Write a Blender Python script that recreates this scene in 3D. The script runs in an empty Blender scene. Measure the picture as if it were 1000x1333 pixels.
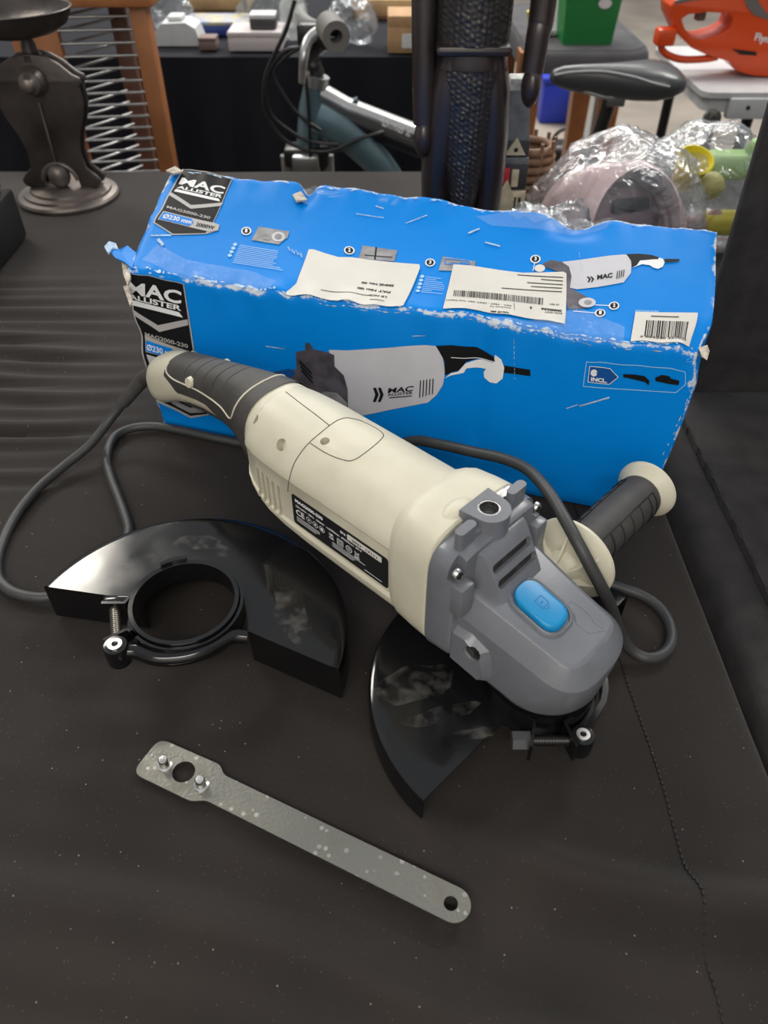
import bpy, bmesh, math, random
from mathutils import Vector, Matrix, noise, geometry

# ------------------------------------------------------------------ camera, world, lights
sc = bpy.context.scene
COL = sc.collection
PITCH, CAMH, FPX = math.radians(43), 0.5, 1000.0
cd = bpy.data.cameras.new('camera'); cam = bpy.data.objects.new('camera', cd); COL.objects.link(cam)
cam.location = (0, 0, CAMH); cam.rotation_euler = (math.radians(90) - PITCH, 0, 0)
cd.sensor_fit = 'HORIZONTAL'; cd.sensor_width = 36; cd.lens = 36; cd.clip_start = .01; cd.clip_end = 60
cd.dof.use_dof = True; cd.dof.focus_distance = .62; cd.dof.aperture_fstop = 11
sc.camera = cam

w = bpy.data.worlds.new('hall'); sc.world = w; w.use_nodes = True
bg = w.node_tree.nodes['Background']; bg.inputs[0].default_value = (.92, .96, 1, 1); bg.inputs[1].default_value = .42

R_ = math.radians
def area(name, loc, rot, sx, sy, power, col=(1, 1, 1)):
    l = bpy.data.lights.new(name, 'AREA'); l.shape = 'RECTANGLE'; l.size = sx; l.size_y = sy
    l.energy = power; l.color = col
    o = bpy.data.objects.new(name, l); COL.objects.link(o); o.location = loc; o.rotation_euler = rot
    return o
area('ceiling_or_fill_light', (-2.0, 2.75, 2.6), (0, 0, 0), 1.0, .9, 52, (1, .94, .84))
area('ceiling_or_fill_light', (1.7, 2.6, 2.6), (0, 0, 0), 1.2, .9, 52, (1, .97, .92))
area('ceiling_or_fill_light', (-.2, 5.0, 2.7), (0, 0, 0), 3.0, .8, 150, (1, .97, .92))
area('ceiling_or_fill_light', (-.4, -1.7, 2.5), (R_(-28), 0, 0), 2.4, .8, 105, (1, .95, .88))  # added camera-side fill to brighten front faces, no known ceiling lamp
sc.view_settings.view_transform = 'Standard'; sc.view_settings.look = 'None'
sc.view_settings.gamma = 1; sc.view_settings.use_curve_mapping = False
sc.view_settings.exposure = .35

# ------------------------------------------------------------------ geometry calculators
SP, CP = math.sin(PITCH), math.cos(PITCH)
def ray(px, py):
    u, v = (px - 500) / FPX, (666.5 - py) / FPX
    return Vector((u, CP + v * SP, -SP + v * CP))
def U(px, py, z=0.0):            # point of a horizontal plane
    d = ray(px, py); return Vector((0, 0, CAMH)) + d * ((z - CAMH) / d.z)
def V(px, py, y):                # point of a plane y = const
    d = ray(px, py); return Vector((0, 0, CAMH)) + d * (y / d.y)
def pj(p):
    d = Vector(p) - Vector((0, 0, CAMH)); z = d.y * CP - d.z * SP
    return 500 + FPX * d.x / z, 666.5 - FPX * (d.y * SP + d.z * CP) / z
def inv(fn, px, py):
    s, t = .5, .5
    for _ in range(14):
        x0, y0 = pj(fn(s, t)); e = 1e-4
        xs, ys = pj(fn(s + e, t)); xt, yt = pj(fn(s, t + e))
        a, b, c, d = (xs - x0) / e, (xt - x0) / e, (ys - y0) / e, (yt - y0) / e
        det = a * d - b * c; rx, ry = px - x0, py - y0
        s += (d * rx - b * ry) / det; t += (-c * rx + a * ry) / det
    return s, t

# ------------------------------------------------------------------ materials
MATS = {}
def mat(name, col, rough=.5, metal=0, var=0, vscale=20, col2=None, thr=None, bump=0, bscale=200, spec=.5, coat=0, rvar=0, trans=0, alpha=1, detail=6):
    if name in MATS: return MATS[name]
    m = bpy.data.materials.new(name); m.use_nodes = True; nt = m.node_tree; b = nt.nodes['Principled BSDF']
    c = (*col, 1)
    b.inputs['Base Color'].default_value = c; b.inputs['Roughness'].default_value = rough
    b.inputs['Metallic'].default_value = metal; b.inputs['Specular IOR Level'].default_value = spec
    b.inputs['Coat Weight'].default_value = coat; b.inputs['Transmission Weight'].default_value = trans
    b.inputs['Alpha'].default_value = alpha
    tc = nt.nodes.new('ShaderNodeTexCoord')
    if var or col2 or rvar:
        n = nt.nodes.new('ShaderNodeTexNoise'); n.inputs['Scale'].default_value = vscale; n.inputs['Detail'].default_value = detail
        nt.links.new(tc.outputs['Object'], n.inputs['Vector'])
        r = nt.nodes.new('ShaderNodeValToRGB')
        lo, hi = thr if thr else (.35, .65)
        r.color_ramp.elements[0].position = lo; r.color_ramp.elements[1].position = hi
        r.color_ramp.elements[0].color = c if col2 else tuple(x * (1 - var) for x in col) + (1,)
        r.color_ramp.elements[1].color = (*col2, 1) if col2 else tuple(min(1, x * (1 + var)) for x in col) + (1,)
        nt.links.new(n.outputs['Fac'], r.inputs['Fac'])
        if var or col2: nt.links.new(r.outputs['Color'], b.inputs['Base Color'])
        if rvar:
            mr = nt.nodes.new('ShaderNodeMapRange'); mr.inputs['From Min'].default_value = lo; mr.inputs['From Max'].default_value = hi
            mr.inputs['To Min'].default_value = max(.02, rough - rvar); mr.inputs['To Max'].default_value = min(1, rough + rvar)
            nt.links.new(n.outputs['Fac'], mr.inputs['Value']); nt.links.new(mr.outputs['Result'], b.inputs['Roughness'])
    if bump:
        n2 = nt.nodes.new('ShaderNodeTexNoise'); n2.inputs['Scale'].default_value = bscale; n2.inputs['Detail'].default_value = 3
        nt.links.new(tc.outputs['Object'], n2.inputs['Vector'])
        bp = nt.nodes.new('ShaderNodeBump'); bp.inputs['Strength'].default_value = bump; bp.inputs['Distance'].default_value = .002
        nt.links.new(n2.outputs['Fac'], bp.inputs['Height']); nt.links.new(bp.outputs['Normal'], b.inputs['Normal'])
    MATS[name] = m
    return m

def specks(m, col, scale, thr, big=1.0):
    """light dust specks: tiny voronoi cells, thinned out by a coarse noise"""
    nt = m.node_tree; b = nt.nodes['Principled BSDF']
    tc = nt.nodes.new('ShaderNodeTexCoord'); v = nt.nodes.new('ShaderNodeTexVoronoi'); v.inputs['Scale'].default_value = scale
    nt.links.new(tc.outputs['Object'], v.inputs['Vector'])
    lt = nt.nodes.new('ShaderNodeMath'); lt.operation = 'LESS_THAN'; lt.inputs[1].default_value = thr
    nt.links.new(v.outputs['Distance'], lt.inputs[0])
    sep = nt.nodes.new('ShaderNodeSeparateColor'); nt.links.new(v.outputs['Color'], sep.inputs[0])
    gt = nt.nodes.new('ShaderNodeMath'); gt.operation = 'GREATER_THAN'; gt.inputs[1].default_value = 1 - .35 * big
    nt.links.new(sep.outputs[0], gt.inputs[0])
    mu = nt.nodes.new('ShaderNodeMath'); mu.operation = 'MULTIPLY'
    nt.links.new(lt.outputs[0], mu.inputs[0]); nt.links.new(gt.outputs[0], mu.inputs[1])
    mx = nt.nodes.new('ShaderNodeMix'); mx.data_type = 'RGBA'
    mx.inputs['B'].default_value = (*col, 1); nt.links.new(mu.outputs[0], mx.inputs['Factor'])
    if b.inputs['Base Color'].links: nt.links.new(b.inputs['Base Color'].links[0].from_socket, mx.inputs['A'])
    else: mx.inputs['A'].default_value = b.inputs['Base Color'].default_value
    nt.links.new(mx.outputs['Result'], b.inputs['Base Color'])
    return m

CLOTH = specks(specks(mat('black_cloth', (.0200, .0160, .0138), .85, var=.22, vscale=6, bump=.25, bscale=900, spec=.25), (.22, .20, .18), 150, .075, .55), (.10, .09, .08), 420, .13, .5)
CLOTH2 = mat('navy_black_cloth', (.011, .012, .017), .9, var=.15, vscale=5, spec=.2)
FELT = specks(mat('black_felt', (.021, .0185, .0185), .8, var=.3, vscale=40, bump=.4, bscale=500, spec=.3), (.16, .15, .15), 220, .06, .6)
for m_ in (CLOTH, FELT):
    b_ = m_.node_tree.nodes['Principled BSDF']; b_.inputs['Sheen Weight'].default_value = .10; b_.inputs['Sheen Roughness'].default_value = .45
CREAM = mat('cream_plastic', (.57, .54, .425), .42, var=.05, vscale=30, spec=.45, bump=.02, bscale=500)
CREAMD = mat('cream_recess', (.52, .48, .36), .5)
GREY = mat('grey_gear_housing', (.140, .147, .166), .29, var=.06, vscale=60, spec=.55, bump=.03, bscale=300)
RUBBER = mat('dark_rubber', (.045, .042, .04), .6, var=.12, vscale=80, bump=.12, bscale=600)
CORD = mat('rubber_cord', (.035, .036, .037), .5, var=.1, vscale=90, bump=.06, bscale=500)
BLUEBTN = mat('blue_button_plastic', (.004, .23, .50), .35)
GAP = mat('seam_gap', (.06, .055, .045), .8)
DARK = mat('dark_void', (.006, .006, .007), .7)
STEEL = mat('steel', (.55, .54, .52), .3, 1, rvar=.1, vscale=120)
ZINC = specks(mat('zinc_plate', (.30, .292, .255), .36, .92, col2=(.19, .184, .158), vscale=38, thr=(.38, .68), rvar=.12, bump=.1, bscale=400), (.42, .42, .38), 230, .36, .55)
GLOSS = specks(mat('gloss_black_paint', (.0055, .0055, .006), .13, rvar=.06, vscale=22, spec=.5), (.12, .12, .12), 260, .05, .35)
BLKMET = mat('black_oxide_steel', (.02, .019, .018), .28, .4)
LABELBLK = mat('label_black', (.012, .012, .013), .4)
PRTBLK = mat('print_black', (.010, .010, .011), .42, spec=.12)
WHITE = mat('print_white', (.76, .77, .78), .45, spec=.3)
SILVER = mat('print_silver', (.40, .39, .38), .4)
PAPER = mat('sticker_paper', (.63, .61, .56), .55, var=.04, vscale=25)
PRTGREY = mat('print_pale_grey', (.52, .52, .56), .4, var=.04, vscale=30)
PRTGREY2 = mat('print_mid_grey', (.25, .25, .26), .4, var=.3, vscale=80)
PRTPURP = mat('print_dark_gear', (.075, .068, .085), .4, var=.35, vscale=70)
PRTBLUE2 = mat('print_deep_blue', (.004, .075, .30), .4)
PRTBLUE3 = mat('print_light_blue', (.002, .21, .70), .4, spec=.2)
PALEBLUE = mat('print_fine_text', (.30, .55, .80), .5)
TORN = mat('torn_cardboard', (.50, .44, .36), .8, var=.3, vscale=150)
SCUFF = mat('scuffed_white_card', (.36, .50, .66), .6, var=.3, vscale=300)

# ------------------------------------------------------------------ mesh collector
class G:
    def __init__(s): s.v = []; s.f = []
    def add(s, vs, fs, m=None):
        o = len(s.v)
        s.v += [(m @ Vector(p)) if m else Vector(p) for p in vs]
        s.f += [tuple(i + o for i in f) for f in fs]; return s
    def box(s, a, b, m=None):
        x0, y0, z0 = a; x1, y1, z1 = b
        return s.add([(x0,y0,z0),(x1,y0,z0),(x1,y1,z0),(x0,y1,z0),(x0,y0,z1),(x1,y0,z1),(x1,y1,z1),(x0,y1,z1)],
                     [(0,3,2,1),(4,5,6,7),(0,1,5,4),(1,2,6,5),(2,3,7,6),(3,0,4,7)], m)
    def rbox(s, a, b, r=.003, seg=2, m=None):
        bm = bmesh.new(); bmesh.ops.create_cube(bm, size=1)
        for v in bm.verts:
            v.co = Vector([(a[i] + b[i]) / 2 + v.co[i] * (b[i] - a[i]) for i in range(3)])
        bmesh.ops.bevel(bm, geom=bm.edges[:], offset=r, segments=seg, profile=.5, affect='EDGES')
        bm.verts.index_update()
        s.add([v.co.copy() for v in bm.verts], [[v.index for v in f.verts] for f in bm.faces], m); bm.free(); return s
    def loft(s, rings, cap=True, closed=True, m=None):
        n = len(rings[0]); vs = [p for r in rings for p in r]; fs = []
        for k in range(len(rings) - 1):
            for i in range(n if closed else n - 1):
                j = (i + 1) % n
                fs.append((k*n+i, k*n+j, (k+1)*n+j, (k+1)*n+i))
        if cap: fs += [tuple(range(n - 1, -1, -1)), tuple((len(rings)-1)*n + i for i in range(n))]
        return s.add(vs, fs, m)
    def lathe(s, prof, n=40, m=None):   # prof: (r, z), around z
        rings = [[(r * math.cos(2*math.pi*i/n), r * math.sin(2*math.pi*i/n), z) for i in range(n)] for r, z in prof]
        return s.loft(rings, True, True, m)
    def cyl(s, p, q, r, n=20, r2=None):
        p, q = Vector(p), Vector(q); d = (q - p)
        m = Matrix.Translation(p) @ d.to_track_quat('Z', 'Y').to_matrix().to_4x4()
        return s.lathe([(r, 0), (r if r2 is None else r2, d.length)], n, m)
    def ring(s, c, axis, ro, ri, h, n=40, m=None):  # tube wall
        q = Matrix.Translation(Vector(c)) @ Vector(axis).to_track_quat('Z', 'Y').to_matrix().to_4x4()
        if m: q = m @ q
        pr = [(ri, 0), (ro, 0), (ro, h), (ri, h)]
        rings = [[(r*math.cos(2*math.pi*i/n), r*math.sin(2*math.pi*i/n), z) for i in range(n)] for r, z in pr]
        rings.append(rings[0]); return s.loft(rings, False, True, q)
    def tube(s, path, r, n=12, cap=True, flat=1.0):
        path = [Vector(p) for p in path]; N = len(path); rings = []; up = None
        for i, p in enumerate(path):
            t = (path[min(i+1, N-1)] - path[max(i-1, 0)]).normalized()
            if up is None:
                up = t.orthogonal().normalized()
            up = (up - t * up.dot(t)).normalized(); sd = t.cross(up)
            rr = r[i] if isinstance(r, (list, tuple)) else r
            rings.append([p + up * math.cos(2*math.pi*k/n) * rr + sd * math.sin(2*math.pi*k/n) * rr * flat for k in range(n)])
        return s.loft(rings, cap)
    def prism(s, poly, d0, d1, m=None, holes=()):   # extruded polygon in xy between z d0..d1, with holes
        loops = [list(poly)] + [list(h) for h in holes]
        tri = geometry.tessellate_polygon([[Vector((x, y, 0)) for x, y in l] for l in loops])
        flat = [p for l in loops for p in l]; n = len(flat)
        vs = [(x, y, d0) for x, y in flat] + [(x, y, d1) for x, y in flat]; fs = []
        for t in tri:
            a, b, c = [Vector((*flat[i], 0)) for i in t]
            t = tuple(t) if (b - a).cross(c - a).z > 0 else tuple(reversed(t))
            fs += [tuple(i + n for i in t), tuple(reversed(t))]
        o = 0
        for k, l in enumerate(loops):
            ar = sum(l[i][0]*l[(i+1)%len(l)][1] - l[(i+1)%len(l)][0]*l[i][1] for i in range(len(l)))
            ccw = (ar > 0) == (k == 0)
            for i in range(len(l)):
                a, b = o + i, o + (i+1) % len(l)
                fs.append((a, b, b+n, a+n) if ccw else (b, a, a+n, b+n))
            o += len(l)
        return s.add(vs, fs, m)
    def ball(s, c, r, nu=20, nv=12, m=None):
        r = r if isinstance(r, (tuple, list)) else (r, r, r)
        pr = [[(c[0] + r[0]*math.sin(math.pi*j/nv)*math.cos(2*math.pi*i/nu), c[1] + r[1]*math.sin(math.pi*j/nv)*math.sin(2*math.pi*i/nu), c[2] - r[2]*math.cos(math.pi*j/nv)) for i in range(nu)] for j in range(1, nv)]
        return s.loft(pr, True, True, m)
    def build(s, name, material, parent=None, smooth=35, mw=None):
        me = bpy.data.meshes.new(name); me.from_pydata([tuple(p) for p in s.v], [], s.f); me.validate(); me.update()
        bm = bmesh.new(); bm.from_mesh(me); bmesh.ops.remove_doubles(bm, verts=bm.verts[:], dist=1e-6)
        bmesh.ops.recalc_face_normals(bm, faces=bm.faces[:]); bm.to_mesh(me); bm.free()
        if smooth:
            me.shade_smooth(); me.set_sharp_from_angle(angle=math.radians(smooth))
        me.materials.append(material)
        o = bpy.data.objects.new(name, me); COL.objects.link(o)
        if parent: o.parent = parent
        if mw is not None: o.matrix_local = mw
        return o

def tag(o, label=None, cat=None, group=None, kind=None):
    if label: o['label'] = label
    if cat: o['category'] = cat
    if group: o['group'] = group
    if kind: o['kind'] = kind
    return o
def thing(name, label, cat, loc=(0, 0, 0), rz=0, group=None):
    o = bpy.data.objects.new(name, None); COL.objects.link(o); o.location = loc; o.rotation_euler = (0, 0, rz)
    o.empty_display_size = .05
    return tag(o, label, cat, group)
def mod_apply(o):
    dg = bpy.context.evaluated_depsgraph_get(); dg.update()
    me = bpy.data.meshes.new_from_object(o.evaluated_get(dg)); old = o.data; o.modifiers.clear(); o.data = me
    bpy.data.meshes.remove(old)
def cut(o, cutter_g, ang=35):
    c = cutter_g.build('cutter', DARK, None, 0); c.matrix_world = o.matrix_world if not o.parent else o.parent.matrix_world
    bpy.context.view_layer.update(); c.matrix_world = o.matrix_world.copy(); bpy.context.view_layer.update()
    b = o.modifiers.new('cut', 'BOOLEAN'); b.operation = 'DIFFERENCE'; b.solver = 'EXACT'; b.object = c
    mod_apply(o); me = c.data; bpy.data.objects.remove(c); bpy.data.meshes.remove(me)
    o.data.shade_smooth(); o.data.set_sharp_from_angle(angle=math.radians(ang))
    while len(o.data.materials) > 1: o.data.materials.pop()
def spline(pts, n=8):
    pts = [Vector(p) for p in pts]; out = []
    P = [pts[0]*2 - pts[1]] + pts + [pts[-1]*2 - pts[-2]]
    for i in range(1, len(P) - 2):
        for k in range(n):
            t = k / n; a, b, c, d = P[i-1], P[i], P[i+1], P[i+2]
            out.append(.5 * (2*b + (c-a)*t + (2*a-5*b+4*c-d)*t*t + (3*b-a-3*c+d)*t**3))
    return out + [pts[-1]]
def arc(c, r, a0, a1, n):
    return [(c[0] + r*math.cos(math.radians(a0 + (a1-a0)*i/n)), c[1] + r*math.sin(math.radians(a0 + (a1-a0)*i/n))) for i in range(n + 1)]
def circle(c, r, n=24, ry=None):
    return [(c[0] + r*math.cos(2*math.pi*i/n), c[1] + (ry or r)*math.sin(2*math.pi*i/n)) for i in range(n)]
def rrect(x0, y0, x1, y1, r, n=5):
    return arc((x1-r, y1-r), r, 0, 90, n) + arc((x0+r, y1-r), r, 90, 180, n) + arc((x0+r, y0+r), r, 180, 270, n) + arc((x1-r, y0+r), r, 270, 360, n)

# ------------------------------------------------------------------ flat print (lettering and pictures laid on a surface)
_txt = {}
def text_unit(body, off=.02, shear=0):
    key = (body, off, shear)
    if key in _txt: return _txt[key]
    c = bpy.data.curves.new('t', 'FONT'); c.body = body; c.offset = off; c.shear = shear; c.resolution_u = 3; c.fill_mode = 'FRONT'
    o = bpy.data.objects.new('t', c); COL.objects.link(o)
    dg = bpy.context.evaluated_depsgraph_get(); dg.update(); me = o.evaluated_get(dg).to_mesh()
    vs = [(v.co.x, v.co.y) for v in me.vertices]; fs = [tuple(p.vertices) for p in me.polygons]
    o.evaluated_get(dg).to_mesh_clear(); bpy.data.objects.remove(o); bpy.data.curves.remove(c)
    x0 = min(v[0] for v in vs); x1 = max(v[0] for v in vs); y0 = min(v[1] for v in vs); y1 = max(v[1] for v in vs)
    _txt[key] = ([((x-x0)/(x1-x0), (y-y0)/(y1-y0)) for x, y in vs], fs); return _txt[key]
class Print:
    def __init__(s, conv, fn, lim=.009):
        s.conv = conv; s.fn = fn; s.v = []; s.f = []; s.lim = lim
    def poly(s, pts, raw=False, holes=()):
        loops = [[p if raw else s.conv(*p) for p in l] for l in [pts] + list(holes)]
        tri = geometry.tessellate_polygon([[Vector((x, y, 0)) for x, y in l] for l in loops]); o = len(s.v)
        s.v += [p for l in loops for p in l]; s.f += [tuple(i + o for i in t) for t in tri]; return s
    def line(s, a, b, wpx, raw=False):
        d = Vector((b[0]-a[0], b[1]-a[1])); n = Vector((-d.y, d.x)).normalized() * wpx / 2
        return s.poly([(a[0]+n.x, a[1]+n.y), (b[0]+n.x, b[1]+n.y), (b[0]-n.x, b[1]-n.y), (a[0]-n.x, a[1]-n.y)], raw)
    def text(s, body, bl, br, tl, raw=False, off=.02, shear=0):
        vs, fs = text_unit(body, off, shear)
        if not raw: bl, br, tl = s.conv(*bl), s.conv(*br), s.conv(*tl)
        o = len(s.v)
        s.v += [(bl[0] + (br[0]-bl[0])*x + (tl[0]-bl[0])*y, bl[1] + (br[1]-bl[1])*x + (tl[1]-bl[1])*y) for x, y in vs]
        s.f += [tuple(i + o for i in f) for f in fs]; return s
    def build(s, name, material, parent, off=.0003):
        bm = bmesh.new(); vv = [bm.verts.new((x, y, 0)) for x, y in s.v]
        for f in s.f:
            try: bm.faces.new([vv[i] for i in f])
            except ValueError: pass
        for _ in range(6):
            long = [e for e in bm.edges if e.calc_length() > s.lim]
            if not long: break
            bmesh.ops.subdivide_edges(bm, edges=long, cuts=1)
            bmesh.ops.triangulate(bm, faces=[f for f in bm.faces if len(f.verts) > 3])
        for v in bm.verts: v.co = s.fn(v.co.x, v.co.y, off)
        me = bpy.data.meshes.new(name); bm.to_mesh(me); bm.free(); me.materials.append(material)
        o = bpy.data.objects.new(name, me); COL.objects.link(o); o.parent = parent; return o

# ================================================================== SETTING
g = G(); g.box((-6, -2.5, -.77), (7, 12, -.75))
FLOOR = mat('concrete_floor', (.27, .235, .20), .6, var=.2, vscale=3, bump=.1, bscale=60)
tag(g.build('floor', FLOOR, None, 0), 'pale brown concrete hall floor seen beyond the tables', kind='structure')

WALLM = mat('hall_wall_paint', (.55, .54, .52), .8)
for nm, a, b in (('wall_back', (-6, 11.9, -.75), (7, 12, 3.2)), ('wall_left', (-6.1, -2.5, -.75), (-6, 12, 3.2)), ('wall_right', (7, -2.5, -.75), (7.1, 12, 3.2)), ('wall_front', (-6, -2.6, -.75), (7, -2.5, 3.2))):
    tag(G().box(a, b).build(nm, WALLM, None, 0), 'plain pale wall of the hall', kind='structure')

def sm(a, b, x):
    t = max(0, min(1, (x - a) / (b - a))); return t*t*(3-2*t)
def cloth_h(x, y):
    p = Vector((x, y, 0)); h = 0
    wl = (1 - sm(-.42, -.22, x + .25*(y-.7))) * sm(.55, .62, y) * (1 - sm(.92, 1.1, y))
    yy = y + .018*noise.noise(Vector((x*2.2, y*5, 0))) + .03*x
    ph = yy * math.pi / .047; sh = 1 - abs(math.sin(ph)) ** .5
    h -= wl * .0125 * sh * (.45 + .9*max(-.3, noise.noise(Vector((x*1.5, y*17, 3))) + .25))
    h += wl * .0034 * math.sin(ph*3.1 + 4*noise.noise(p*4))
    wf = 1 - sm(.20, .29, y + .10*x + .03*noise.noise(p*4))
    f2 = (y + .22*x + .03*noise.noise(p*3)) * 2*math.pi/.105
    h += wf * .0135 * (math.sin(f2) + .35*math.sin(2.3*f2 + 1)) * (.55 + .9*noise.noise(p*2.5 + Vector((0, 5, 0))))
    wm = (1 - sm(-.2, -.08, x)) * sm(.2, .3, y) * (1 - sm(.5, .56, y)) * sm(.18, .3, -x)
    h += wm * .003 * math.sin((x + .4*y) * 2*math.pi/.09)
    h += .0025 * noise.noise(p*5) + .0012*noise.noise(Vector((x*6, y*19, 2)))
    return h
def cloth(name, x0, x1, y0, y1, z0, nx, ny, material, hf, drop=(1, 1, 1, 1), floor=-.749, folds=True):
    def grid(a, b, n): return [a + (b-a)*i/n for i in range(n+1)]
    xs, ys = grid(x0, x1, nx), grid(y0, y1, ny); gg = G()
    vs = [(x, y, z0 + hf(x, y)) for y in ys for x in xs]; W = nx + 1
    gg.add(vs, [(j*W+i, j*W+i+1, (j+1)*W+i+1, (j+1)*W+i) for j in range(ny) for i in range(nx)])
    def skirt(pts, nrm):
        rings = []; nr = 14
        for k in range(nr + 1):
            t = k / nr; row = []
            for i, p in enumerate(pts):
                z = p[2] + (floor - p[2]) * t
                f = (.02 * math.sin((p[0]*1.0 + p[1]) * 42 + 2*noise.noise(Vector((p[0]*3, p[1]*3, 0)))) + .012) * min(1, t*2.5) if folds else 0
                row.append((p[0] + nrm[0]*(f + .004*min(1, t*8)), p[1] + nrm[1]*(f + .004*min(1, t*8)), z))
            rings.append(row)
        gg.loft(rings, False, False)
    if drop[0]: skirt([vs[i] for i in range(W)], (0, -1))
    if drop[1]: skirt([vs[j*W + nx] for j in range(ny+1)], (1, 0) if folds else (.3, 0))
    if drop[2]: skirt([vs[ny*W + i] for i in range(W)], (0, 1))
    if drop[3]: skirt([vs[j*W] for j in range(ny+1)], (-1, 0))
    return gg.build(name, material, None, 80)
def main_h(x, y):
    h = cloth_h(x, y); e = sm(.266, .272, x)
    q = max(0, min(1, ((x + .1694)*.9028 - (y - .281)*.43)/.245)); ds = math.hypot(x + .1694 - q*.2212, y - .281 + q*.1054)
    lie = max(1 - sm(.022, .07, ds), sm(.235, .29, y) * (1 - sm(.6, .7, y)) * sm(-.36, -.30, x))     # pressed flat where the tools lie
    flat_ = sm(.9, 1.0, y)
    h = h*(1-flat_) + min(0, h*.6)*flat_
    if y < .7: h = h*(1-lie) + min(0, h*.6)*lie
    return h - .0022 - e*.006
# resting places stay level: damp the relief under the things that lie on the cloth
tc_ = thing('draped_table', 'long table under a black cloth with the power tool on it', 'table')
c1 = cloth('table_cloth', -1.25, .272, -.35, 1.45, 0, 300, 330, CLOTH, main_h, (1, 0, 1, 1)); c1.parent = tc_
g = G()
g.loft([[(.272, -.35 + 1.8*i/60, main_h(.272, -.35 + 1.8*i/60)) for i in range(61)], [(.276, -.35 + 1.8*i/60, -.03) for i in range(61)], [(.274, -.35 + 1.8*i/60, -.749) for i in range(61)]], False, False)
g.build('cloth_side', CLOTH, tc_, 80)
g = G()
for i in range(150):
    y = -.05 + i*.0042; x = .198 - .012*(y/.5) + .0015*math.sin(y*30)
    z = main_h(x, y) + .0002
    g.box((x-.0007, y, z-.0006), (x+.0007, y+.0026, z+.0012))
tag(g.build('stitching', DARK, tc_, 0), 'row of dark seam stitches', kind='stuff')
c2 = cloth('black_sheeted_table', .288, 1.6, -.35, 1.45, -.004, 110, 130, FELT, lambda x, y: .001*noise.noise(Vector((x*8, y*8, 0))) - .008*(1 - sm(.288, .3, x)), (1, 1, 1, 1), folds=False)
tag(c2, 'neighbouring black sheeted table right of the narrow gap', 'table')

# ================================================================== THE BOX
HX = [U(212, 553, 0), U(843, 676, 0), U(163, 352, .18), U(925, 460, .18), U(222, 218, .222), U(938, 298, .222)]
HX = [Vector(p) for p in HX]
BA, BB, TA, TB, TC, TD = HX
BC, BD = BA + Vector((.02, .145, 0)), BB + Vector((.039, .137, 0))
for q in (BA, BB, BC, BD): q.z = .0015
def hexa(a, b, c):
    f = lambda p, q, t: p + (q - p) * t
    lo = f(f(BA, BB, a), f(BC, BD, a), b); hi = f(f(TA, TB, a), f(TC, TD, a), b)
    return f(lo, hi, c)
def dent(p, a, b, c):
    d = Vector((0, 0, 0))
    q = p * 9
    d += noise.noise_vector(q + Vector((4, 1, 7))) * .0035
    top = sm(.8, 1, c)
    # slack lid: shallow hollow, crumpled rear edge and left front corner
    d.z -= top * .007 * math.sin(math.pi*min(1, max(0, a))) * math.sin(math.pi*min(1, max(0, b))) 
    re = top * sm(.75, 1, b)
    d.z += re * .006 * noise.noise(Vector((a*9, 3, 0))) + re * .0018 * noise.noise(Vector((a*33, 9, 0)))
    d.z -= re * .010 * math.exp(-((a - .285)/.012)**2) + re * .013*math.exp(-((a-.77)/.035)**2)
    fe = top * (1 - sm(0, .16, b))
    d.z += fe * .003 * noise.noise(Vector((a*30, 5, 2)))
    d.y += fe * .003 * noise.noise(Vector((a*26, 8, 1)))
    # bruised left end
    le = 1 - sm(0, .05, a)
    d += Vector((-.0016, -.001, 0)) * le * (noise.noise(Vector((c*9, b*9, 4))) + .2)
    # vertical crease in the front panel
    fr = 1 - sm(0, .12, b)
    d.y += fr * .004 * math.exp(-((a - .655 + .02*(c-.5))/.02)**2) * sm(.15, .4, c)
    d.y -= fr * .004 * math.sin(math.pi*max(0, min(1, c))) * math.sin(math.pi*max(0, min(1, a)))
    ro = 1 - sm(.95, 1, a)
    ro = sm(.95, 1, a) * top * (1 - sm(0, .25, b)); d += Vector((-.006, .004, -.005)) * ro
    return d * sm(0, .06, c)
FN = (TB - BA).cross(BB - BA).normalized() * 1.0
if FN.y > 0: FN = -FN
TN = (TB - TA).cross(TC - TA).normalized()
if TN.z < 0: TN = -TN
def front0(s, t): return hexa(s, 0, t)
def top0(s, t): return hexa(s, t, 1)
def frontm(s, t, off): p = hexa(s, 0, t); return p + dent(p, s, 0, t) + FN * (off*1.5 + .0003)
def topm(s, t, off): p = hexa(s, t, 1); return p + dent(p, s, t, 1) + TN * (off*1.5 + .0003)
FT = lambda x, y: inv(front0, x, y)
TP = lambda x, y: inv(top0, x, y)

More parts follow.
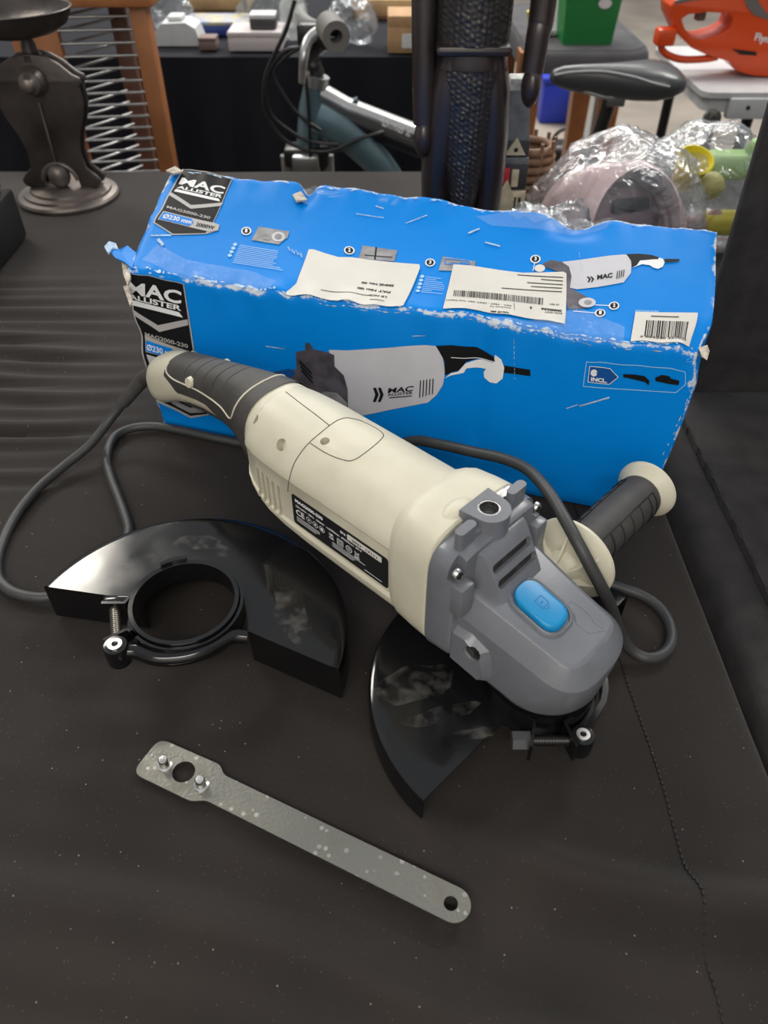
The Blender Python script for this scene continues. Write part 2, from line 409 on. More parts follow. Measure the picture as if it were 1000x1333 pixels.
def box_material():
    m = bpy.data.materials.new('blue_printed_cardboard'); m.use_nodes = True; nt = m.node_tree; b = nt.nodes['Principled BSDF']
    b.inputs['Roughness'].default_value = .42; b.inputs['Specular IOR Level'].default_value = .14
    at = nt.nodes.new('ShaderNodeAttribute'); at.attribute_name = 'edge'
    tc = nt.nodes.new('ShaderNodeTexCoord')
    n = nt.nodes.new('ShaderNodeTexNoise'); n.inputs['Scale'].default_value = 55; n.inputs['Detail'].default_value = 8; n.inputs['Roughness'].default_value = .7
    nt.links.new(tc.outputs['Object'], n.inputs['Vector'])
    mu = nt.nodes.new('ShaderNodeMath'); mu.operation = 'MULTIPLY_ADD'; mu.inputs[1].default_value = .30; mu.inputs[2].default_value = 0
    nt.links.new(at.outputs['Fac'], mu.inputs[0])
    ad = nt.nodes.new('ShaderNodeMath'); ad.operation = 'ADD'; nt.links.new(n.outputs['Fac'], ad.inputs[0]); nt.links.new(mu.outputs[0], ad.inputs[1])
    r = nt.nodes.new('ShaderNodeValToRGB'); r.color_ramp.elements[0].position = .76; r.color_ramp.elements[1].position = .83
    r.color_ramp.elements[0].color = (0, 0, 0, 1); r.color_ramp.elements[1].color = (1, 1, 1, 1)
    nt.links.new(ad.outputs[0], r.inputs['Fac'])
    n2 = nt.nodes.new('ShaderNodeTexNoise'); n2.inputs['Scale'].default_value = 6
    nt.links.new(tc.outputs['Object'], n2.inputs['Vector'])
    r2 = nt.nodes.new('ShaderNodeValToRGB'); r2.color_ramp.elements[0].color = (.0, .200, .66, 1); r2.color_ramp.elements[1].color = (.0, .228, .72, 1)
    nt.links.new(n2.outputs['Fac'], r2.inputs['Fac'])
    mx = nt.nodes.new('ShaderNodeMix'); mx.data_type = 'RGBA'; mx.inputs['B'].default_value = (.58, .64, .70, 1)
    nt.links.new(r.outputs['Color'], mx.inputs['Factor']); nt.links.new(r2.outputs['Color'], mx.inputs['A'])
    nt.links.new(mx.outputs['Result'], b.inputs['Base Color'])
    n3 = nt.nodes.new('ShaderNodeTexNoise'); n3.inputs['Scale'].default_value = 26; n3.inputs['Detail'].default_value = 4
    nt.links.new(tc.outputs['Object'], n3.inputs['Vector'])
    bp = nt.nodes.new('ShaderNodeBump'); bp.inputs['Strength'].default_value = .15; bp.inputs['Distance'].default_value = .004
    nt.links.new(n3.outputs['Fac'], bp.inputs['Height']); nt.links.new(bp.outputs['Normal'], b.inputs['Normal'])
    return m
BOXM = box_material()
box = thing('tool_box', 'battered blue cardboard power tool box behind the grinder', 'box')
def build_box():
    NA, NB, NC = 120, 36, 40; gg = G(); ed = {}
    def P3(a, b, c):
        p = hexa(a, b, c); q = p + dent(p, a, b, c)
        k = sum(1 for t in (a, b, c) if t in (0.0, 1.0))
        if k >= 2:
            cen = hexa(.5, .5, .5); pull = Vector((0, 0, 0))
            if a in (0.0, 1.0): pull.x += (1 if a == 0 else -1)
            if b in (0.0, 1.0): pull.y += (1 if b == 0 else -1)
            if c == 1.0: pull.z -= 1
            q += pull * .0013
        return q
    edge = []
    faces = [('b', 0.0), ('b', 1.0), ('c', 1.0), ('c', 0.0), ('a', 0.0), ('a', 1.0)]
    for ax, val in faces:
        n1, n2 = {'b': (NA, NC), 'c': (NA, NB), 'a': (NB, NC)}[ax]
        vs = []
        for j in range(n2 + 1):
            for i in range(n1 + 1):
                u, v_ = i / n1, j / n2
                abc = {'b': (u, val, v_), 'c': (u, v_, val), 'a': (val, u, v_)}[ax]
                vs.append(P3(*map(float, abc)))
                a, b, c = abc; ds = sorted([min(a, 1-a)*.51, min(b, 1-b)*.145, (1-c)*.18])
                dd = ds[1]; e = max(0, 1 - dd/.010)
                # stronger rubbing at the top corners
                if c > .9: e = max(e, .9 * max(0, 1 - ds[2]/.022))
                edge.append(e)
        W = n1 + 1
        gg.add(vs, [(j*W+i, j*W+i+1, (j+1)*W+i+1, (j+1)*W+i) for j in range(n2) for i in range(n1)])
    me = bpy.data.meshes.new('carton'); me.from_pydata([tuple(p) for p in gg.v], [], gg.f)
    a = me.attributes.new('edge', 'FLOAT', 'POINT'); a.data.foreach_set('value', edge)
    bm = bmesh.new(); bm.from_mesh(me); bmesh.ops.remove_doubles(bm, verts=bm.verts[:], dist=1e-5); bmesh.ops.recalc_face_normals(bm, faces=bm.faces[:]); bm.to_mesh(me); bm.free()
    me.shade_smooth(); me.set_sharp_from_angle(angle=math.radians(40)); me.materials.append(BOXM)
    o = bpy.data.objects.new('carton', me); COL.objects.link(o); o.parent = box
build_box()

def offs(ox, oy, k): return lambda x, y: (ox + k*x, oy + k*y)
# ---- brand label on the front panel
K = offs(155, 350, .15)
def fp(): return Print(FT, frontm)
def tp(): return Print(TP, topm)
def KP(k, pts): return [k(*p) for p in pts]
fp().poly(KP(K, [(75, 35), (568, 118), (675, 715), (745, 735), (780, 800), (775, 830), (800, 1255), (640, 1285), (350, 1145), (252, 840), (198, 520), (135, 350)])).build('printed_label_border', SILVER, box, .0003)
lab = fp().poly(KP(K, [(80, 40), (560, 122), (662, 712), (790, 1245), (640, 1265), (362, 1128), (266, 840), (210, 520), (145, 350)])).build('printed_label', PRTBLK, box, .00045)
tag(lab, 'black brand label on the front panel')
p = fp(); p.text('MAC', K(88, 222), K(552, 300), K(80, 108), off=.03); p.text('ALLISTER', K(92, 268), K(555, 358), K(88, 222), off=.03)
p.poly(KP(K, [(100, 272), (535, 368), (570, 413), (118, 318)])); p.build('printed_lettering', WHITE, lab, .0006)
p = fp(); p.poly(KP(K, [(135, 352), (360, 485), (608, 425), (617, 475), (375, 540), (160, 402)])); p.text('MAG2000-230', K(250, 580), K(620, 672), K(245, 545))
p.build('printed_chevron', SILVER, lab, .0006)
fp().poly(KP(K, [(240, 570), (480, 650), (690, 714), (750, 738), (780, 795), (770, 830), (265, 708)])).build('printed_rating_tag', SILVER, lab, .0006)
fp().poly(KP(K, [(255, 612), (485, 675), (540, 755), (520, 770), (268, 702)])).build('printed_size_tag', PRTBLUE3, lab, .00075)
fp().text('Ø230 mm', K(272, 690), K(518, 752), K(268, 640)).build('printed_lettering', WHITE, lab, .0009)
fp().text('2000W', K(560, 772), K(765, 815), K(555, 725)).build('printed_lettering', PRTBLK, lab, .0009)
fp().poly(KP(K, [(272, 728), (470, 790), (480, 900), (300, 840)])).build('printed_photo', PRTGREY, lab, .0006)
fp().poly(KP(K, [(460, 1110), (640, 1190), (760, 1180), (770, 1230), (640, 1240), (480, 1160)])).build('printed_photo', PRTGREY2, lab, .0006)
# ---- grinder picture on the front panel
K = offs(330, 430, .37)
fp().poly(KP(K, [(265, 60), (330, 62), (420, 56), (520, 52), (600, 52), (635, 57), (660, 90), (669, 150), (662, 190), (640, 225), (610, 250), (480, 270), (380, 292), (335, 290)])).build('printed_grinder_body', PRTGREY, box, .0003)
fp().poly(KP(K, [(25, 162), (60, 136), (100, 128), (150, 125), (147, 66), (182, 60), (182, 36), (196, 34), (212, 58), (262, 68), (285, 78), (286, 118), (318, 150), (332, 200), (335, 290), (270, 250), (150, 205), (60, 180)])).build('printed_gear_head', PRTPURP, box, .0005)
p = fp()
for i in range(3): p.poly(KP(K, [(160+4*i, 92+16*i), (205+2*i, 138+16*i), (205+2*i, 146+16*i), (160+4*i, 102+16*i)]))
p.build('printed_slots', PRTBLK, box, .0007)
fp().poly(KP(K, [(80, 135), (120, 122), (145, 133), (140, 148), (105, 160), (78, 150)])).build('printed_button', PRTBLUE2, box, .0007)
fp().poly(KP(K, [(205, 270), (215, 225), (250, 205), (295, 210), (330, 245), (335, 285), (300, 278), (260, 250)])).build('printed_handle_disc', PRTGREY2, box, .0007)
fp().poly(KP(K, [(270, 250), (295, 248), (385, 300), (350, 305)])).build('printed_side_grip', PRTBLK, box, .0009)
fp().poly(KP(K, [(668, 168), (690, 150), (715, 145), (742, 118), (800, 108), (840, 112), (846, 84), (868, 98), (878, 125), (872, 162), (850, 180), (828, 180), (808, 168), (806, 150), (815, 138), (745, 136), (735, 150), (690, 158)])).build('printed_handle_end', WHITE, box, .0005)
fp().poly(KP(K, [(638, 56), (690, 55), (780, 66), (842, 92), (846, 108), (800, 105), (745, 112), (718, 140), (690, 148), (668, 158), (668, 110)])).build('printed_grip', PRTBLK, box, .0006)
fp().line(K(690, 96), K(845, 108), .8).build('printed_inlay', WHITE, box, .0008)
fp().poly(KP(K, [(876, 118), (970, 128), (970, 149), (876, 142)])).build('printed_cable_end', PRTBLK, box, .0004)
p = fp(); p.text('MAC', K(470, 212), K(557, 208), K(474, 194), off=.03); p.text('ALLISTER', K(470, 222), K(558, 218), K(470, 213)); p.line(K(476, 228), K(555, 224), 1.2)
for dx in (0, 17): p.poly(KP(K, [(420+dx, 192), (430+dx, 192), (440+dx, 217), (430+dx, 242), (420+dx, 242), (428+dx, 217)]))
for i in range(5): p.line(K(584 + i*11, 172 - i), K(582 + i*11, 232 - i*3), 1.3)
p.build('printed_lettering', PRTBLK, box, .0007)
# ---- INCL. badge on the front panel
K = offs(680, 310, .26)
q = KP(K, [(322, 596), (470, 612), (650, 638), (835, 668), (820, 735), (770, 773), (300, 718)])
p = fp()
for i in range(len(q)): p.line(q[i], q[(i+1) % len(q)], 1.0)
p.build('printed_badge_outline', PALEBLUE, box, .0003)
fp().poly(KP(K, [(338, 618), (440, 634), (478, 678), (432, 712), (325, 696)])).build('printed_badge', PRTBLUE2, box, .0003)
p = fp(); p.text('INCL.', K(340, 692), K(420, 704), K(343, 672), off=.04)
p.poly([(773+9*math.cos(i*.42)*.5, 479.5+9*math.sin(i*.42)*.5) for i in range(15)])
b4 = KP(K, [(338, 618), (440, 634), (478, 678), (432, 712), (325, 696)])
for i in range(5): p.line(b4[i], b4[(i+1) % 5], .8)
p.build('printed_lettering', WHITE, box, .0005)
fp().poly(KP(K, [(372, 648), (384, 656), (402, 640), (406, 645), (385, 664), (369, 654)])).build('printed_tick', PRTBLUE2, box, .0007)
p = fp(); p.poly(KP(K, [(503, 664), (560, 670), (610, 680), (635, 705), (630, 728), (612, 710), (560, 695), (505, 680)]))
p.poly(KP(K, [(665, 690), (700, 680), (740, 690), (742, 700), (790, 712), (785, 735), (740, 728), (665, 708)])); p.build('printed_accessories', PRTBLK, box, .0005)

# ---- top panel: brand label
K = offs(200, 210, .12)
tp().poly(KP(K, [(305, 78), (500, 108), (845, 172), (632, 615), (698, 640), (690, 700), (560, 742), (195, 775), (-5, 660)])).build('printed_label_border', SILVER, box, .0003)
lab2 = tag(tp().poly(KP(K, [(318, 84), (500, 116), (832, 178), (622, 620), (550, 734), (198, 762), (12, 655)])).build('printed_label', PRTBLK, box, .00045), 'black brand label on the lid')
p = tp(); p.text('MAC', K(262, 248), K(735, 338), K(300, 178), off=.03); p.text('ALLISTER', K(240, 292), K(722, 374), K(258, 262), off=.03)
p.poly(KP(K, [(235, 300), (690, 380), (703, 408), (215, 325)])); p.build('printed_lettering', WHITE, lab2, .0006)
p = tp(); p.poly(KP(K, [(185, 335), (390, 455), (735, 415), (715, 450), (385, 492), (160, 365)])); p.text('MAG2000-230', K(130, 502), K(590, 588), K(142, 476)); p.build('printed_chevron', SILVER, lab2, .0006)
tp().poly(KP(K, [(100, 535), (640, 625), (692, 660), (682, 700), (600, 722), (375, 682), (50, 625)])).build('printed_rating_tag', SILVER, lab2, .0006)
tp().poly(KP(K, [(104, 545), (396, 595), (418, 635), (372, 674), (60, 622)])).build('printed_size_tag', PRTBLUE3, lab2, .00075)
tp().text('Ø230 mm', K(95, 610), K(390, 655), K(115, 565)).build('printed_lettering', WHITE, lab2, .0009)
tp().text('2000W', K(440, 668), K(640, 700), K(455, 630)).build('printed_lettering', PRTBLK, lab2, .0009)
# ---- top panel: numbered tips
K1, K2, K3 = offs(300, 270, .26), offs(540, 290, .22), offs(680, 310, .26)
circ = [(K1(76, 93), '1'), (K1(593, 184), '2'), (K1(990, 246), '3'), (K2(720, 178), '3'), (K3(450, 320), '2'), (K3(383, 355), '1')]
for (x, y), d in circ:
    tp().poly(circle((x, y), 6.8, 18, 5.4)).build('printed_number_disc', WHITE, box, .0003); tp().poly(circle((x, y), 5.0, 16, 3.9)).build('printed_number_core', PRTBLK, box, .0005)
    tp().text(d, (x-1.6, y+2.4), (x+1.6, y+2.6), (x-1.4, y-2.6), off=.04).build('printed_number', WHITE, box, .0007)
for a, b in ((K2(716, 200), K2(704, 250)), (K3(345, 312), K3(425, 318)), (K3(250, 345), K3(360, 354))): tp().line(a, b, .9).build('printed_pointer', WHITE, box, .0003)
for q in ([(140, 70), (300, 95), (290, 125), (245, 160), (105, 138)],): tp().poly(KP(K1, q)).build('printed_tip_photo', PRTGREY2, box, .0003)
tp().poly(circle(K1(243, 122), 9, 18, 6.5)).build('printed_disc', PRTGREY, box, .0005)
p = tp(); p.line(K1(165, 130), K1(200, 137), 1.6); p.poly(circle(K1(243, 122), 5, 14, 3.6)); p.build('printed_dial', PRTGREY2, box, .0007)
tp().poly(KP(K1, [(660, 157), (828, 180), (810, 235), (635, 222)])).build('printed_tip_photo', PRTGREY2, box, .0003)
p = tp(); p.line(K1(725, 165), K1(715, 228), 2.0); p.line(K1(665, 205), K1(800, 215), 1.0); p.build('printed_tip_drawing', PRTBLK, box, .0005)
tp().poly(KP(K2, [(155, 165), (360, 195), (350, 262), (130, 250)])).build('printed_tip_photo', PRTGREY2, box, .0003)
p = tp(); q = [K2(*c) for c in [(175, 180), (320, 195), (325, 215), (170, 212)]]
for i in range(4): p.line(q[i], q[(i+1) % 4], 1.1)
p.text('--- ##', K2(205, 210), K2(310, 215), K2(208, 196)); p.build('printed_panel_drawing', PRTBLUE3, box, .0005)
p = tp(); rr = random.Random(3)
for i in range(11):
    x0, y0 = 46 - 3.2*i, 166 + 9.5*i; L_ = 190 + rr.random()*18 - (0 if i < 9 else -40)
    p.line(K1(x0 - (0 if i < 9 else 0), y0), K1(x0 + L_, y0 + L_*.155), .8)
for i in range(4): p.poly(circle(K1(22 - 9*i*.9, 163 + 20*i), 2.8, 10, 2.3))
for i in range(9):
    x0, y0 = 50 - 3*i, 290 + 13*i; L_ = (95, 70, 110, 120, 130, 130, 130, 60, 130)[i]
    p.line(K2(x0, y0), K2(x0 + L_, y0 + L_*.155), .7)
for i in range(5): p.poly(circle(K2(30 - 6*i, 286 + 25*i), 2.8, 10, 2.3))
p.text('DX230AW/B3', K3(556, 356), K3(672, 366), K3(558, 346)); tag(p.build('printed_fine_text', PALEBLUE, box, .0003), 'fine white print', kind='stuff')
# ---- top panel: small grinder picture
K = K3
tp().poly(KP(K, [(205, 92), (300, 86), (440, 73), (520, 69), (540, 82), (548, 110), (540, 160), (500, 205), (380, 222), (270, 232), (232, 222)])).build('printed_grinder_body', PRTGREY, box, .0003)
tp().poly(KP(K, [(100, 108), (118, 92), (148, 82), (200, 92), (236, 118), (246, 165), (236, 225), (300, 262), (352, 296), (330, 330), (222, 335), (205, 150)])).build('printed_gear_head', PRTPURP, box, .0005)
tp().poly(circle(K(92, 122), 7, 14, 5)).build('printed_handle_disc', PAPER, box, .0006)
tp().poly(circle(K(318, 303), 11, 18, 6.5)).build('printed_flange', PRTGREY, box, .0007)
tp().poly(circle(K(322, 303), 5, 14, 3)).build('printed_flange_core', PRTGREY2, box, .0009)
tp().poly(KP(K, [(545, 137), (575, 122), (592, 100), (650, 96), (686, 86), (708, 92), (716, 112), (704, 134), (680, 143), (660, 138), (640, 124), (600, 118)])).build('printed_handle_end', WHITE, box, .0004)
tp().poly(KP(K, [(525, 69), (590, 67), (650, 73), (690, 86), (684, 95), (592, 96), (570, 124), (546, 132), (546, 100)])).build('printed_grip', PRTBLK, box, .0005)
p = tp(); p.poly(KP(K, [(717, 95), (790, 98), (792, 109), (718, 113)])); p.text('MAC', K(370, 188), K(446, 180), K(372, 165), off=.04)
for dx in (0, 16): p.poly(KP(K, [(320+dx, 172), (328+dx, 171), (340+dx, 184), (330+dx, 198), (322+dx, 199), (331+dx, 185)]))
for i in range(4): p.line(K(474 + i*11, 150 - i*2), K(466 + i*11, 188 - i*3), 1.1)
p.build('printed_lettering', PRTBLK, box, .0006)
# ---- paper stickers
def sticker(pts, label, off=.0009):
    o = tp().poly(pts).build('paper_sticker', PAPER, box, off); tag(o, label); return o
stk = sticker(KP(K1, [(395, 188), (420, 188), (470, 205), (540, 224), (600, 222), (935, 258), (938, 275), (858, 503), (845, 505), (600, 475), (275, 432), (278, 418), (330, 372)]), 'off-white paper test sticker near the middle of the lid')
p = tp(); p.text('EMNE No: 00', K1(808, 368), K1(652, 352), K1(805, 380), off=.04); p.text('PAT No: 00', K1(794, 408), K1(632, 384), K1(790, 420), off=.04); p.text('LE NO:', K1(776, 438), K1(688, 424), K1(772, 448), off=.03)
p.line(K1(450, 410), K1(700, 432), .8); p.line(K1(690, 455), K1(762, 466), .8); p.build('printed_lettering', PRTBLK, stk, .0011)
stk = sticker(KP(K2, [(222, 218), (330, 226), (500, 250), (640, 265), (880, 262), (898, 272), (886, 580), (820, 578), (500, 548), (160, 525), (162, 508)]), 'off-white barcoded sticker right of the other paper sticker')
p = tp(); rr = random.Random(5); x = 225
while x < 762:
    wd = rr.choice([3, 3, 5, 7]); t = (x - 222) / 540
    p.poly(KP(K2, [(x, 395 + 34*t), (x+wd, 395 + 34*t), (x+wd-4, 438 + 36*t), (x-4, 438 + 36*t)])); x += wd + rr.choice([3, 4, 6])
p.text('PAT - TEST - UNIT: PAT Test Report', K2(570, 484), K2(175, 460), K2(568, 495)); p.text('Damaged To', K2(565, 502), K2(440, 494), K2(564, 511)); p.text('VALUE 680', K2(555, 536), K2(445, 528), K2(554, 548), off=.04)
p.text('0000236', K2(866, 500), K2(745, 492), K2(864, 514), off=.05); p.text('BOX EXIT', K2(868, 518), K2(765, 514), K2(867, 528)); p.text('1', K2(690, 490), K2(680, 489), K2(690, 504), off=.05); p.text('LR BIN', K2(850, 464), K2(796, 462), K2(849, 473))
for i, (a, b) in enumerate([(612, 878), (750, 876), (668, 874), (690, 870), (515, 868)]): p.line(K2(a, 288 + i*24 - (878-a)*.03), K2(b, 298 + i*22), 1.1)
p.line(K2(585, 470), K2(588, 520), .5); p.build('printed_lettering', PRTBLK, stk, .0011)
stk = sticker(KP(K3, [(556, 360), (870, 385), (864, 548), (540, 508)]), 'white barcode sticker at the right end of the lid')
p = tp(); rr = random.Random(9); x = 612
while x < 820:
    wd = rr.choice([2, 3, 5, 7]); t = (x-612)/208
    p.poly(KP(K3, [(x, 408+21*t), (x+wd, 408+21*t), (x+wd-5, 494+22*t), (x-5, 494+22*t)])); x += wd + rr.choice([3, 4, 5])
p.text('5 059340 257025', K3(586, 498), K3(826, 526), K3(588, 488), off=.02); p.line(K3(635, 388), K3(775, 402), 1.2); p.build('printed_barcode', PRTBLK, stk, .0011)

# ---- scuffs, torn edges, tape
rr = random.Random(21)
def scuff_strip(conv, fn, name, px0, px1, n, wd, material, off=.0006, keep=.7):
    p = Print(conv, fn); x0, y0 = px0; x1, y1 = px1
    for i in range(n):
        if rr.random() > keep: continue
        t = i / n; L_ = rr.uniform(.3, 1.8) / n
        a = (x0 + (x1-x0)*t, y0 + (y1-y0)*t + rr.uniform(-1, 1)*wd*.4); b = (x0 + (x1-x0)*(t+L_), y0 + (y1-y0)*(t+L_) + rr.uniform(-1, 1)*wd*.4)
        wv = rr.uniform(.15, .5)*wd
        m_ = ((a[0]+b[0])/2, (a[1]+b[1])/2)
        p.poly([a, (m_[0], m_[1]-wv), b, (m_[0]+1, m_[1]+wv)])
    return tag(p.build(name, material, box, off), 'white scuff marks', kind='stuff')
scuff_strip(TP, topm, 'scuffs', (172, 349), (400, 384), 40, 5, SCUFF, keep=.75)
scuff_strip(TP, topm, 'scuffs', (400, 386), (915, 455), 80, 3.5, SCUFF, keep=.6)
scuff_strip(FT, frontm, 'scuffs', (400, 390), (915, 464), 70, 2.5, SCUFF, keep=.4)
scuff_strip(TP, topm, 'scuffs', (235, 224), (930, 301), 90, 2.5, SCUFF, keep=.5)
scuff_strip(FT, frontm, 'scuffs', (912, 482), (858, 606), 30, 3.5, SCUFF, keep=.5)
scuff_strip(FT, frontm, 'scuffs', (668, 440), (668, 490), 14, 2.5, SCUFF, keep=.6)
scuff_strip(TP, topm, 'scuffs', (754, 318), (757, 345), 8, 4, SCUFF, keep=.9)
scuff_strip(TP, topm, 'scuffs', (375, 315), (395, 330), 8, 8, SCUFF, keep=.9)
p = tp()
for a, b, c in [((632, 308), (652, 313), 1.8), ((196, 306), (222, 304), 1.6), ((528, 284), (556, 276), .9), ((610, 297), (625, 291), 2), ((490, 265), (500, 268), 1.2), ((465, 274), (500, 278), .8), ((205, 310), (212, 318), 4)]: p.line(a, b, c)
tag(p.build('scuffs', SCUFF, box, .0006), 'white scuff marks', kind='stuff')
p = fp()
for a, b, c in [((752, 522), (792, 512), 2), ((735, 525), (750, 520), 1.2), ((345, 446), (370, 450), 1), ((535, 437), (552, 437), 1)]: p.line(a, b, c)
tag(p.build('scuffs', SCUFF, box, .0006), 'white scuff marks', kind='stuff')
def torn(pts3, material, name='torn_edge', th=.002):
    gg = G(); c = sum((Vector(p) for p in pts3), Vector()) / len(pts3); n = len(pts3)
    up = Vector((0, -.4, 1)).normalized()
    vs = [Vector(p) + up*rr.uniform(-.001, .001) for p in pts3] + [Vector(p) - up*th for p in pts3] + [c + up*.002, c - up*th]
    fs = [(i, (i+1) % n, 2*n) for i in range(n)] + [((i+1) % n + n, i + n, 2*n+1) for i in range(n)] + [(i, i+n, (i+1) % n + n, (i+1) % n) for i in range(n)]
    gg.add(vs, fs); return gg.build(name, material, box, 0)
TE = lambda pts, z: [U(x, y, z) for x, y in pts]
tag(torn(TE([(172, 349), (162, 341), (150, 335), (142, 326), (146, 320), (156, 324), (166, 320), (178, 330)], .183), BOXM, 'torn_flap'), 'torn blue flap at the left front corner')
torn(TE([(136, 322), (142, 314), (151, 317), (154, 324), (146, 324), (141, 330)], .185), SCUFF)
torn(TE([(158, 338), (168, 336), (170, 362), (166, 372), (160, 356)], .178), TORN)
torn(TE([(160, 372), (168, 370), (172, 392), (169, 398)], .165), TORN)
torn(TE([(910, 452), (921, 449), (924, 457), (921, 468), (914, 464)], .179), TORN, th=.001)
torn(TE([(376, 247), (392, 250), (400, 259), (386, 262)], .215), TORN)
torn(TE([(216, 222), (228, 216), (238, 222), (226, 226)], .224), TORN)
tapem = bpy.data.materials.new('clear_tape'); tapem.use_nodes = True
nt = tapem.node_tree; b_ = nt.nodes['Principled BSDF']; b_.inputs['Base Color'].default_value = (.75, .82, .88, 1); b_.inputs['Roughness'].default_value = .12; b_.inputs['Alpha'].default_value = .09; b_.inputs['Specular IOR Level'].default_value = .8
n_ = nt.nodes.new('ShaderNodeTexNoise'); n_.inputs['Scale'].default_value = 130; tc0 = nt.nodes.new('ShaderNodeTexCoord'); nt.links.new(tc0.outputs['Object'], n_.inputs['Vector'])
bp_ = nt.nodes.new('ShaderNodeBump'); bp_.inputs['Strength'].default_value = .8; bp_.inputs['Distance'].default_value = .003; nt.links.new(n_.outputs['Fac'], bp_.inputs['Height']); nt.links.new(bp_.outputs['Normal'], b_.inputs['Normal'])
tp().poly([(734, 404), (745, 393), (812, 424), (810, 446), (725, 437), (640, 424), (636, 416), (690, 418)]).build('clear_tape', tapem, box, .0013)
tp().poly([(620, 276), (690, 268), (760, 278), (800, 284), (790, 296), (720, 296), (640, 288)]).build('clear_tape', tapem, box, .0013)
tp().poly([(186, 340), (205, 318), (245, 338), (330, 352), (360, 366), (350, 378), (250, 368)]).build('clear_tape', tapem, box, .0012)
rr = random.Random(4)
for i, (x, y, s) in enumerate([(410, 247, .012), (424, 252, .014), (436, 256, .012), (402, 252, .008), (700, 282, .016), (730, 290, .014), (760, 290, .012), (676, 280, .010), (500, 262, .006), (516, 262, .006)]):
    c = U(x, y, .222); m = 7
    ring_ = [c + Vector((math.cos(k*6.283/m)*s*rr.uniform(.7, 1.2), math.sin(k*6.283/m)*s*.5*rr.uniform(.7, 1.2), rr.uniform(-.004, .003))) for k in range(m)]
    G().add(ring_ + [c + Vector((0, 0, rr.uniform(.001, .006)))], [(k, (k+1) % m, m) for k in range(m)]).build('peeled_tape', tapem, box, 0)

# ================================================================== THE GRINDER
GO, GA = Vector((.112, .322, 0)), math.radians(136.4)
gr = thing('angle_grinder', 'cream and grey corded angle grinder with blue lock button lying before its box', 'power tool', GO, GA)
GM = Matrix.Translation(GO) @ Matrix.Rotation(GA, 4, 'Z'); GMI = GM.inverted()
bpy.context.view_layer.update()
def sgn(v): return -1 if v < 0 else 1
def sect(x, zt, zb, hw, n=3.2, N=48):
    zc, hh = (zt + zb)/2, (zt - zb)/2; out = []
    for i in range(N):
        a = math.pi/2 - 2*math.pi*i/N; c, s_ = math.cos(a), math.sin(a)
        out.append((x, hw*sgn(c)*abs(c)**(2/n), zc + hh*sgn(s_)*abs(s_)**(2/n)))
    return out
# ---- motor housing (cream)
half = [(0, .052), (.010, .0516), (.019, .0495), (.027, .0455), (.033, .0405), (.038, .034), (.0415, .0275), (.0432, .022), (.0434, .019), (.0418, .016), (.0418, -.0275), (.0434, -.0305), (.0432, -.036), (.040, -.042), (.033, -.047), (.020, -.0500), (0, -.0505)]
full = half + [(-y, z) for y, z in reversed(half[1:-1])]
def body_sect(x, zt, zb, kw):
    zc = .105; out = []
    for y, z in full:
        zz = z/.052*(zt - zc) if z > 0 else z/.0505*(zc - zb)
        out.append((x, y*kw, zc + zz))
    return out
bd = G().loft([body_sect(*a) for a in [(.100, .157, .0545, 1), (.12, .157, .0545, 1), (.16, .157, .055, 1), (.20, .157, .056, 1), (.225, .1572, .058, .995), (.243, .1572, .0625, .98), (.257, .157, .070, .95), (.266, .1565, .079, .91), (.271, .156, .088, .87), (.274, .1545, .097, .8)]]).build('motor_housing', CREAM, gr, 28)
hc = G()
def on_body(px, py):   # where a sight line of the photograph meets the housing
    o = GMI @ Vector((0, 0, CAMH)); d = (GMI.to_3x3() @ ray(px, py)).normalized()
    ok, loc, nor, _ = bd.ray_cast(o, d); return (loc, nor) if ok else (o + d*.6, -d)
for (px, py, r) in [(331, 545, .0042), (366, 579, .0048), (423, 574, .0036)]:
    l, n = on_body(px, py); ax = Vector((.0, n.y, n.z)).normalized()
    if px == 331: ax = Vector((.35, n.y, n.z)).normalized()
    hc.cyl(l + ax*.006, l - ax*.008, r, 20)
for i in range(5):
    x = .2555 - i*.0066; sl = .0034
    hc.prism(rrect(-sl/2, -.0165, sl/2, .0165, .0016), -.004, .01, Matrix.Translation((x, .0395, .0935 - i*.0004)) @ Matrix.Rotation(math.radians(-90), 4, 'X'))
cut(bd, hc, 28)
gg = G().prism(rrect(.222, .073, .262, .1155, .006), .0385, .0392, Matrix(((1,0,0,0),(0,0,1,0),(0,1,0,0),(0,0,0,1))))
for i in range(5):     # inner faces behind the vent slots
    pass
def body_line(pts, r=.00035, name='seam', material=GAP):
    P_ = []
    for p in pts: l, n = on_body(*p); P_.append(l + n*.00005)
    return G().tube(P_, r, 6).build(name, material, gr, 60)
def pxs(pts, n=8): return [(v.x, v.y) for v in spline([(x, y, 0) for x, y in pts], n)]
body_line(pxs([(372, 510), (390, 524), (410, 539), (429, 554)]))
body_line(pxs([(429, 554), (418, 563), (404, 575), (392, 589), (382, 606), (376, 628), (375, 640)]))
body_line(pxs([(404, 577), (425, 590), (445, 598), (460, 599), (480, 586), (497, 571), (498, 564), (485, 555), (468, 547)]))
body_line(pxs([(429, 554), (440, 547), (452, 544), (468, 547)]))
# ---- front collar (cream)
G().loft([sect(*a) for a in [(.110, .1555, .056, .0425, 3.4), (.1055, .1575, .0535, .0462, 3.6), (.100, .1585, .0525, .048, 4), (.085, .159, .052, .0487, 4.4), (.072, .1585, .052, .0487, 4.8), (.0705, .157, .0535, .0472, 4.8)]]).build('collar', CREAM, gr, 40)
G().ball((.0795, .009, .1545), (.009, .016, .0075)).build('collar_boss', CREAM, gr, 60)
